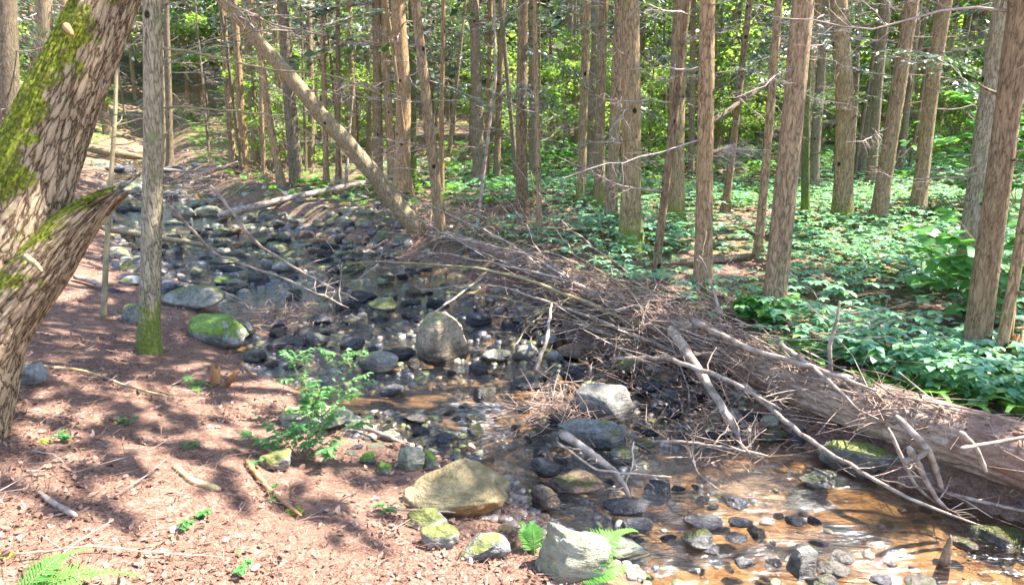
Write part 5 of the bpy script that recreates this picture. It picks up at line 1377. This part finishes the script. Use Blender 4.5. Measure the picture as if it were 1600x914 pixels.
# ------------------------------------------------------------------ litter
def litter():
    rg = np.random.default_rng(31)
    n = 64000
    y = 1.2 + 8.5 * rg.random(n) ** 1.5; x = rg.uniform(-1.0, .75, n) * (y + 1.0)
    xl, xr = edges(y); wl = xl - x + n2(x, y, 1.5, 50) * .2
    ok = (wl > .12) & (x < xl) & ((n2(x, y, 1.8, 150) + .6 * n2(x, y, 6, 151)) > rg.normal(size=n) * .3 - .12); x, y = x[ok], y[ok]; n = len(x)
    z = terrain(x, y) + .012 * n2(x, y, 9, 31) + rg.random(n) * .016
    s = .010 + .036 * rg.random(n) ** 1.7
    Mx = rotz(rg.random(n) * 6.28) @ roty(rg.normal(size=n) * .45) @ rotx(rg.normal(size=n) * .6)
    Mx = Mx * np.stack([s, s * rg.uniform(.5, 1.0, n), s * rg.uniform(.5, 2.5, n)], -1)[:, None, :]
    V, Fs = scatter(LEAFT, LEAFF, Mx, np.stack([x, y, z], 1))
    o = mk('leaf_litter', V, Fs, M['litter'], smooth=False); tag(o, 'dry brown fallen leaves carpeting the left bank', 'leaf litter', None, 'stuff')
    n = 75000
    y = 1.2 + 9.5 * rg.random(n) ** 1.4; x = rg.uniform(-1.0, .75, n) * (y + 1.0); xl, xr = edges(y); ok = (x < xl - .1); x, y = x[ok], y[ok]; n = len(x)
    z = terrain(x, y) + .012 + rg.random(n) * .012
    keep = (n2(x, y, 1.3, 140) + .5 * n2(x, y, 4, 141)) > rg.normal(size=n) * .35 - .15
    x, y, z = x[keep], y[keep], z[keep]; n = len(x)
    o = twig_stuff('needle_litter', 'thin dry reddish needles and twiglets over the left bank', np.stack([x, y, z], 1), rg.normal(size=(n, 3)) * [1, 1, .12], rg.uniform(.03, .13, n), rg.uniform(.0007, .0018, n), 'needlelitter', 9)
    n = 420; y = 1.3 + 6 * rg.random(n); x = rg.uniform(-1.0, .7, n) * (y + 1.0); xl, xr = edges(y); ok = (x < xl - .15); x, y = x[ok], y[ok]; n = len(x)
    twig_stuff('scattered_twigs', 'small bare twigs strewn over the left bank', np.stack([x, y, terrain(x, y) + .02], 1), rg.normal(size=(n, 3)) * [1, 1, .08], rg.uniform(.08, .42, n), rg.uniform(.0015, .004, n), 'deadtwig', 19, .1)
    # right floor litter
    n = 16000; y = 4 + 22 * rg.random(n) ** 1.2; x = rg.uniform(-.2, .95, n) * y; xl, xr = edges(y); ok = x > xr + .3; x, y = x[ok], y[ok]; n = len(x)
    s = rg.uniform(.03, .07, n) * np.clip(y / 8, 1, 2)
    Mx = rotz(rg.random(n) * 6.28) @ roty(rg.normal(size=n) * .3) @ rotx(rg.normal(size=n) * .4) * np.stack([s, s, s], -1)[:, None, :]
    V, Fs = scatter(LEAFT, LEAFF, Mx, np.stack([x, y, terrain(x, y) + .015], 1))
    o = mk('leaf_litter', V, Fs, M['litter'], smooth=False); tag(o, 'dry leaves on the forest floor of the right bank', 'leaf litter', None, 'stuff')
litter()

# ------------------------------------------------------------------ green plants
def leaf_t(w=.36, fold=.07, tipdrop=.12):
    return np.array([[0, 0, 0], [.28, w * .8, fold], [.6, w, fold * .8], [1, 0, -tipdrop], [.6, -w, fold * .8], [.28, -w * .8, fold], [.3, 0, 0], [.62, 0, -.02]]), [np.array([[0, 6, 1, 1], ])]
LT8 = np.array([[0, 0, 0], [.25, .26, .05], [.6, .30, .03], [1.02, 0, -.14], [.6, -.30, .03], [.25, -.26, .05], [.27, 0, .0], [.62, 0, -.04]])
LF8 = [np.array([[6, 7, 2, 1], [7, 6, 5, 4]]), np.array([[0, 6, 1], [0, 5, 6], [7, 3, 2], [7, 4, 3]])]
def cover():
    """whorled five-leaflet plants"""
    rg = np.random.default_rng(17)
    n = 38000; y = 4.0 + 24 * rg.random(n) ** 1.2; x = rg.uniform(-.25, .98, n) * (y + .5)
    xl, xr = edges(y)
    dens = n2(x, y, .55, 81) * .8 + n2(x, y, 1.6, 82) * .4 + .44
    px = W / 2 + F * x / (y * cp + 1.6 * sp_)
    dens = dens + .65 * sst(1150, 1350, px) - .3 * sst(820, 620, px) - .2 * sst(18, 26, y)
    off = (x - xr) * .62
    ok = (off > .5) & (dens > rg.random(n) * .9 - .05)
    # bare brown patch behind the nearest right hemlocks
    bp = hit(1470, 500); ok &= ~((((x - bp[0]) / 1.0) ** 2 + ((y - bp[1]) / .55) ** 2 < 1) & (rg.random(n) < .85))
    x, y = x[ok], y[ok]; n = len(x); z = terrain(x, y)
    hgt = rg.uniform(.08, .26, n) * np.clip(1.25 - y / 40, .7, 1.2)
    locs, mats, = [], []
    s = rg.uniform(.04, .095, n)
    for k in range(5):
        ang = rg.random(n) * .25 + k * 2 * math.pi / 5 + np.arange(n)
        M1 = rotz(ang) @ roty(rg.uniform(-.12, .28, n)) @ rotx(rg.normal(size=n) * .15)
        mats.append(M1 * s[:, None, None]); locs.append(np.stack([x, y, z + hgt], 1))
    V, Fs = scatter(LT8, LF8, np.concatenate(mats), np.concatenate(locs))
    # second tier
    b = Buf(); b.add(V, *Fs)
    t = b.build('ground_cover', M['cover']); tag(t, 'low whorled green leaves carpeting the right forest floor', 'ground cover', None, 'stuff')
    print('cover plants', n)
cover()
def frond(buf, base, dirh, L, rise, rg, wide=.17, npair=26, droop=.5):
    t = np.linspace(0, 1, npair + 4); dirh = np.array([dirh[0], dirh[1], 0.0]); dirh /= np.linalg.norm(dirh); sd = np.array([-dirh[1], dirh[0], 0])
    P = np.array(base) + dirh * (t * L * math.cos(rise))[:, None] + np.array([0, 0, 1.0]) * (t * L * math.sin(rise) - droop * L * t ** 2.2)[:, None]
    buf.tube(P, np.linspace(.0035, .001, len(t)), 4, cap=False)
    locs = []; mats = []
    for i in range(3, len(t) - 1):
        Tn = P[min(i + 1, len(t) - 1)] - P[i - 1]; Tn /= np.linalg.norm(Tn)
        w = wide * L * math.sin(min(1.0, (t[i]) * 1.3 + .15) * math.pi * .93) ** .8 * (1.15 - .75 * t[i]) * 1.5
        for s in (-1, 1):
            d = sd * s + Tn * .35 + np.array([0, 0, rg.normal() * .06 + .05]); d /= np.linalg.norm(d)
            A = frames(d[None])[0]; up = np.cross(Tn, sd * s) * 1.0
            y = Tn - d * (Tn @ d); y /= np.linalg.norm(y); z = np.cross(d, y)
            mats.append(np.stack([d * w, y * L / npair * .72, z * w * .4], -1)); locs.append(P[i])
    Tm = np.array([[0, 0, 0], [.25, .5, .02], [.6, .38, .0], [1.0, .1, -.15], [.6, -.38, .0], [.25, -.5, .02]])
    V, Fs = scatter(Tm, LEAFF, np.array(mats), np.array(locs)); buf.add(V, *Fs)
def fern(px, py, fr, label, mat='fern', group='ferns', dz=0, base=None, name='fern'):
    P0 = hit(px, py) if base is None else base; root = empty(name, P0); rg = np.random.default_rng(int(px))
    for (az, L, rise) in fr:
        b = Buf(); frond(b, (0, 0, 0), (math.cos(az), math.sin(az)), L, rise, rg); b.build('frond', M[mat], root)
    tag(root, label, 'fern', group); return root
fern(835, 868, [(2.2, .30, 1.15), (1.75, .30, 1.3)], 'twin upright fern fronds at the left of the cream slab')
fern(895, 905, [(.25, .42, .35), (.6, .55, .75), (-.1, .3, .4), (2.6, .22, .9)], 'arching fern in front of the big cream slab at the bottom edge')
fern(20, 945, [(.5, .42, .45), (.95, .36, .75), (.1, .3, .4)], 'bright fern in the bottom left corner')
fern(300, 600, [(-.3, .2, .5), (-.9, .25, .3), (2.4, .2, .6)], 'small fern on the needles left of the rotten stumps')
rg = np.random.default_rng(3)
for i, (px, py, lab) in enumerate([(1500, 640, 'bright fern right behind the log below the nearest hemlock'), (1440, 625, 'bright fern behind the log, left of the one below the nearest hemlock'), (1235, 560, 'fern behind the brush just below the thick knotty hemlock'), (1275, 570, 'fern behind the brush right of the one below the knotty hemlock'), (1590, 650, 'fern behind the log at the right edge'), (1370, 610, 'fern behind the log where the bare sapling stands')]):
    fern(px, py, [(a, rg.uniform(.35, .5), rg.uniform(.6, 1.0)) for a in np.linspace(0, 5.5, 7) + rg.random()], lab, 'fernfar')
# far fern ground (uncountable)
def fern_ground():
    rg = np.random.default_rng(8); b = Buf(); frs = []
    src = Buf(); frond(src, (0, 0, 0), (1, 0), .5, .8, rg, npair=12)
    V0 = np.vstack(src.V); Fs0 = [np.vstack(v) for v in src.F.values()]
    n = 4600; y = 12 + 26 * rg.random(n); x = rg.uniform(-.75, .95, n) * y; xl, xr = edges(y)
    ok = ((x > xr + 1) | (x < xl - 1)) & (n2(x, y, .25, 91) > -.25); x, y = x[ok], y[ok]; n = len(x)
    s = rg.uniform(.7, 1.3, n); Mx = rotz(rg.random(n) * 6.28) * s[:, None, None]
    V, Fs = scatter(V0, Fs0, Mx, np.stack([x, y, terrain(x, y)], 1))
    o = mk('fern_cover', V, Fs, M['fernfar']); tag(o, 'bright ferns and low greenery on the far forest floor', 'ground cover', None, 'stuff')
fern_ground()
def leafy_plant(px, py, stems, leafsize, label, mat, seed, name='shrub', cat='shrub', group=None, lw=1.0, stemr=.004, along=9, base=None, whorl=0):
    P0 = hit(px, py) if base is None else base; root = empty(name, P0); rg = np.random.default_rng(seed)
    for s in stems:
        e = np.array(s); sb = Buf(); Q = path((0, 0, 0), e, 9, .06, -.05, int(rg.integers(1e9))); sb.tube(Q, np.linspace(stemr, stemr * .3, 9), 5)
        ends = [Q]
        for k in range(max(2, along // 2)):
            t = rg.uniform(.3, .95); p = Q[int(t * 8)]; d = rg.normal(size=3); d[2] = abs(d[2]) * .4; d /= np.linalg.norm(d)
            q = path(p, p + d * np.linalg.norm(e) * .32 * rg.uniform(.6, 1.2), 5, .05, 0, k); sb.tube(q, [stemr * .4] * 5, 3, cap=False); ends.append(q)
        sb.build('stem', M['greenstick'], root)
        locs = []; mats = []
        for q in ends:
            m = along if q is Q else 7
            for t in np.linspace(.3, 1, m):
                for sd in (-1, 1):
                    i = t * (len(q) - 1); j = min(int(i), len(q) - 2); p = q[j] + (q[j + 1] - q[j]) * (i - j); D = q[j + 1] - q[j]
                    a = math.atan2(D[1], D[0]) + sd * rg.uniform(.5, 1.2); l = leafsize * rg.uniform(.6, 1.25)
                    mats.append(rotz(np.array([a]))[0] @ roty(np.array([rg.uniform(-.3, .4)]))[0] @ rotx(np.array([rg.normal() * .3]))[0] @ np.diag([l, l * lw, l])); locs.append(p)
        V, Fs = scatter(LT8, LF8, np.array(mats), np.array(locs)); mk('foliage', V, Fs, M[mat], root)
    tag(root, label, cat, group); return root
rg = np.random.default_rng(55)
leafy_plant(492, 668, [(rg.normal() * .16 + .04, rg.normal() * .1, rg.uniform(.3, .68)) for _ in range(8)], .044, 'leafy green shrub growing by the left shore in front of the cream boulder', 'shrub', 5, along=8, lw=.75)
leafy_plant(470, 718, [(rg.normal() * .16, rg.normal() * .1, rg.uniform(.10, .3)) for _ in range(8)], .038, 'small-leaved low green bush below the leafy shrub', 'shrub', 6, along=8)
leafy_plant(1190, 505, [(rg.normal() * .16, rg.normal() * .12 - .1, rg.uniform(.12, .32)) for _ in range(8)], .09, 'leafy sprouts round the foot of the thick knotty hemlock', 'maple', 7, 'seedlings', 'plant', along=6, lw=1.3)
bb = hit(1570, 500)
leafy_plant(0, 0, [(-.55, -.2, .55), (-.85, .1, .62), (-.5, .2, .95), (.2, -.1, .8), (-.2, -.3, 1.05), (-.95, -.1, .85), (-.6, -.3, .2)], .15, 'young maple with broad sunlit leaves behind the nearest right hemlock', 'maple', 8, 'maple_sapling', 'sapling', along=7, lw=1.5, base=bb, stemr=.007)
bb = hit(1590, 330)
leafy_plant(0, 0, [(-1.4, -.1, .9), (-1.6, .2, 1.4), (-1.0, .2, 1.9), (.2, -.1, 1.6), (-.6, -.3, 2.2), (-2.0, -.1, 1.1), (-1.6, -.2, .6)], .17, 'taller young maple in the shade further back at the right edge', 'maple', 9, 'maple_sapling', 'sapling', along=8, lw=1.5, base=bb, stemr=.009)
bb = hit(880, 262)
leafy_plant(0, 0, [(rg.normal() * .5, rg.normal() * .3, rg.uniform(.3, .7)) for _ in range(10)], .12, 'low green spruce seedling below the thin leaning trunk', 'fern', 10, 'seedling', 'plant', along=8, base=bb)
bb = hit(1040, 500)
for i, (px, py, lab) in enumerate([(205, 663, 'first small green seedling in the litter right of the old tree foot'), (300, 700, 'tiny pair of leaves mid left bank above the mossy rotten stick'), (322, 808, 'green seedling in the middle of the left bank litter'), (293, 828, 'green seedling just left below the one in mid bank'), (395, 730, 'seedling at the top of the peeled tan stick'), (425, 782, 'seedling beside the peeled tan stick'), (602, 808, 'lone green seedling in front of the tan boulder'), (102, 690, 'yellow-green sprout near the old tree foot'), (380, 895, 'small seedling near the bottom edge of the left bank')]):
    leafy_plant(px, py, [(rg.normal() * .03, rg.normal() * .03, rg.uniform(.03, .07)) for _ in range(2)], .026, lab, 'shrub', 20 + i, 'seedling', 'plant', 'seedlings on the left bank', along=2, stemr=.001)
# moss cushions
for i, (px, py, w, lab) in enumerate([(458, 800, 32, 'moss cushion beside the peeled tan stick'), (6, 868, 26, 'moss patch at the left edge near the bottom'), (68, 690, 24, 'yellowish moss patch near the old tree foot')]):
    P = hit(px, py); D = (P - CAM) @ FW; V, Fx = rock_data(400 + i, 4, 2, 1, .2); h = w * D / F / 2
    o = mk('moss_cushion', V * [h, h * .8, h * .45], [Fx], M['mossstuff'], loc=P); tag(o, lab, 'moss', 'moss cushions')
print('objects', len(bpy.data.objects))
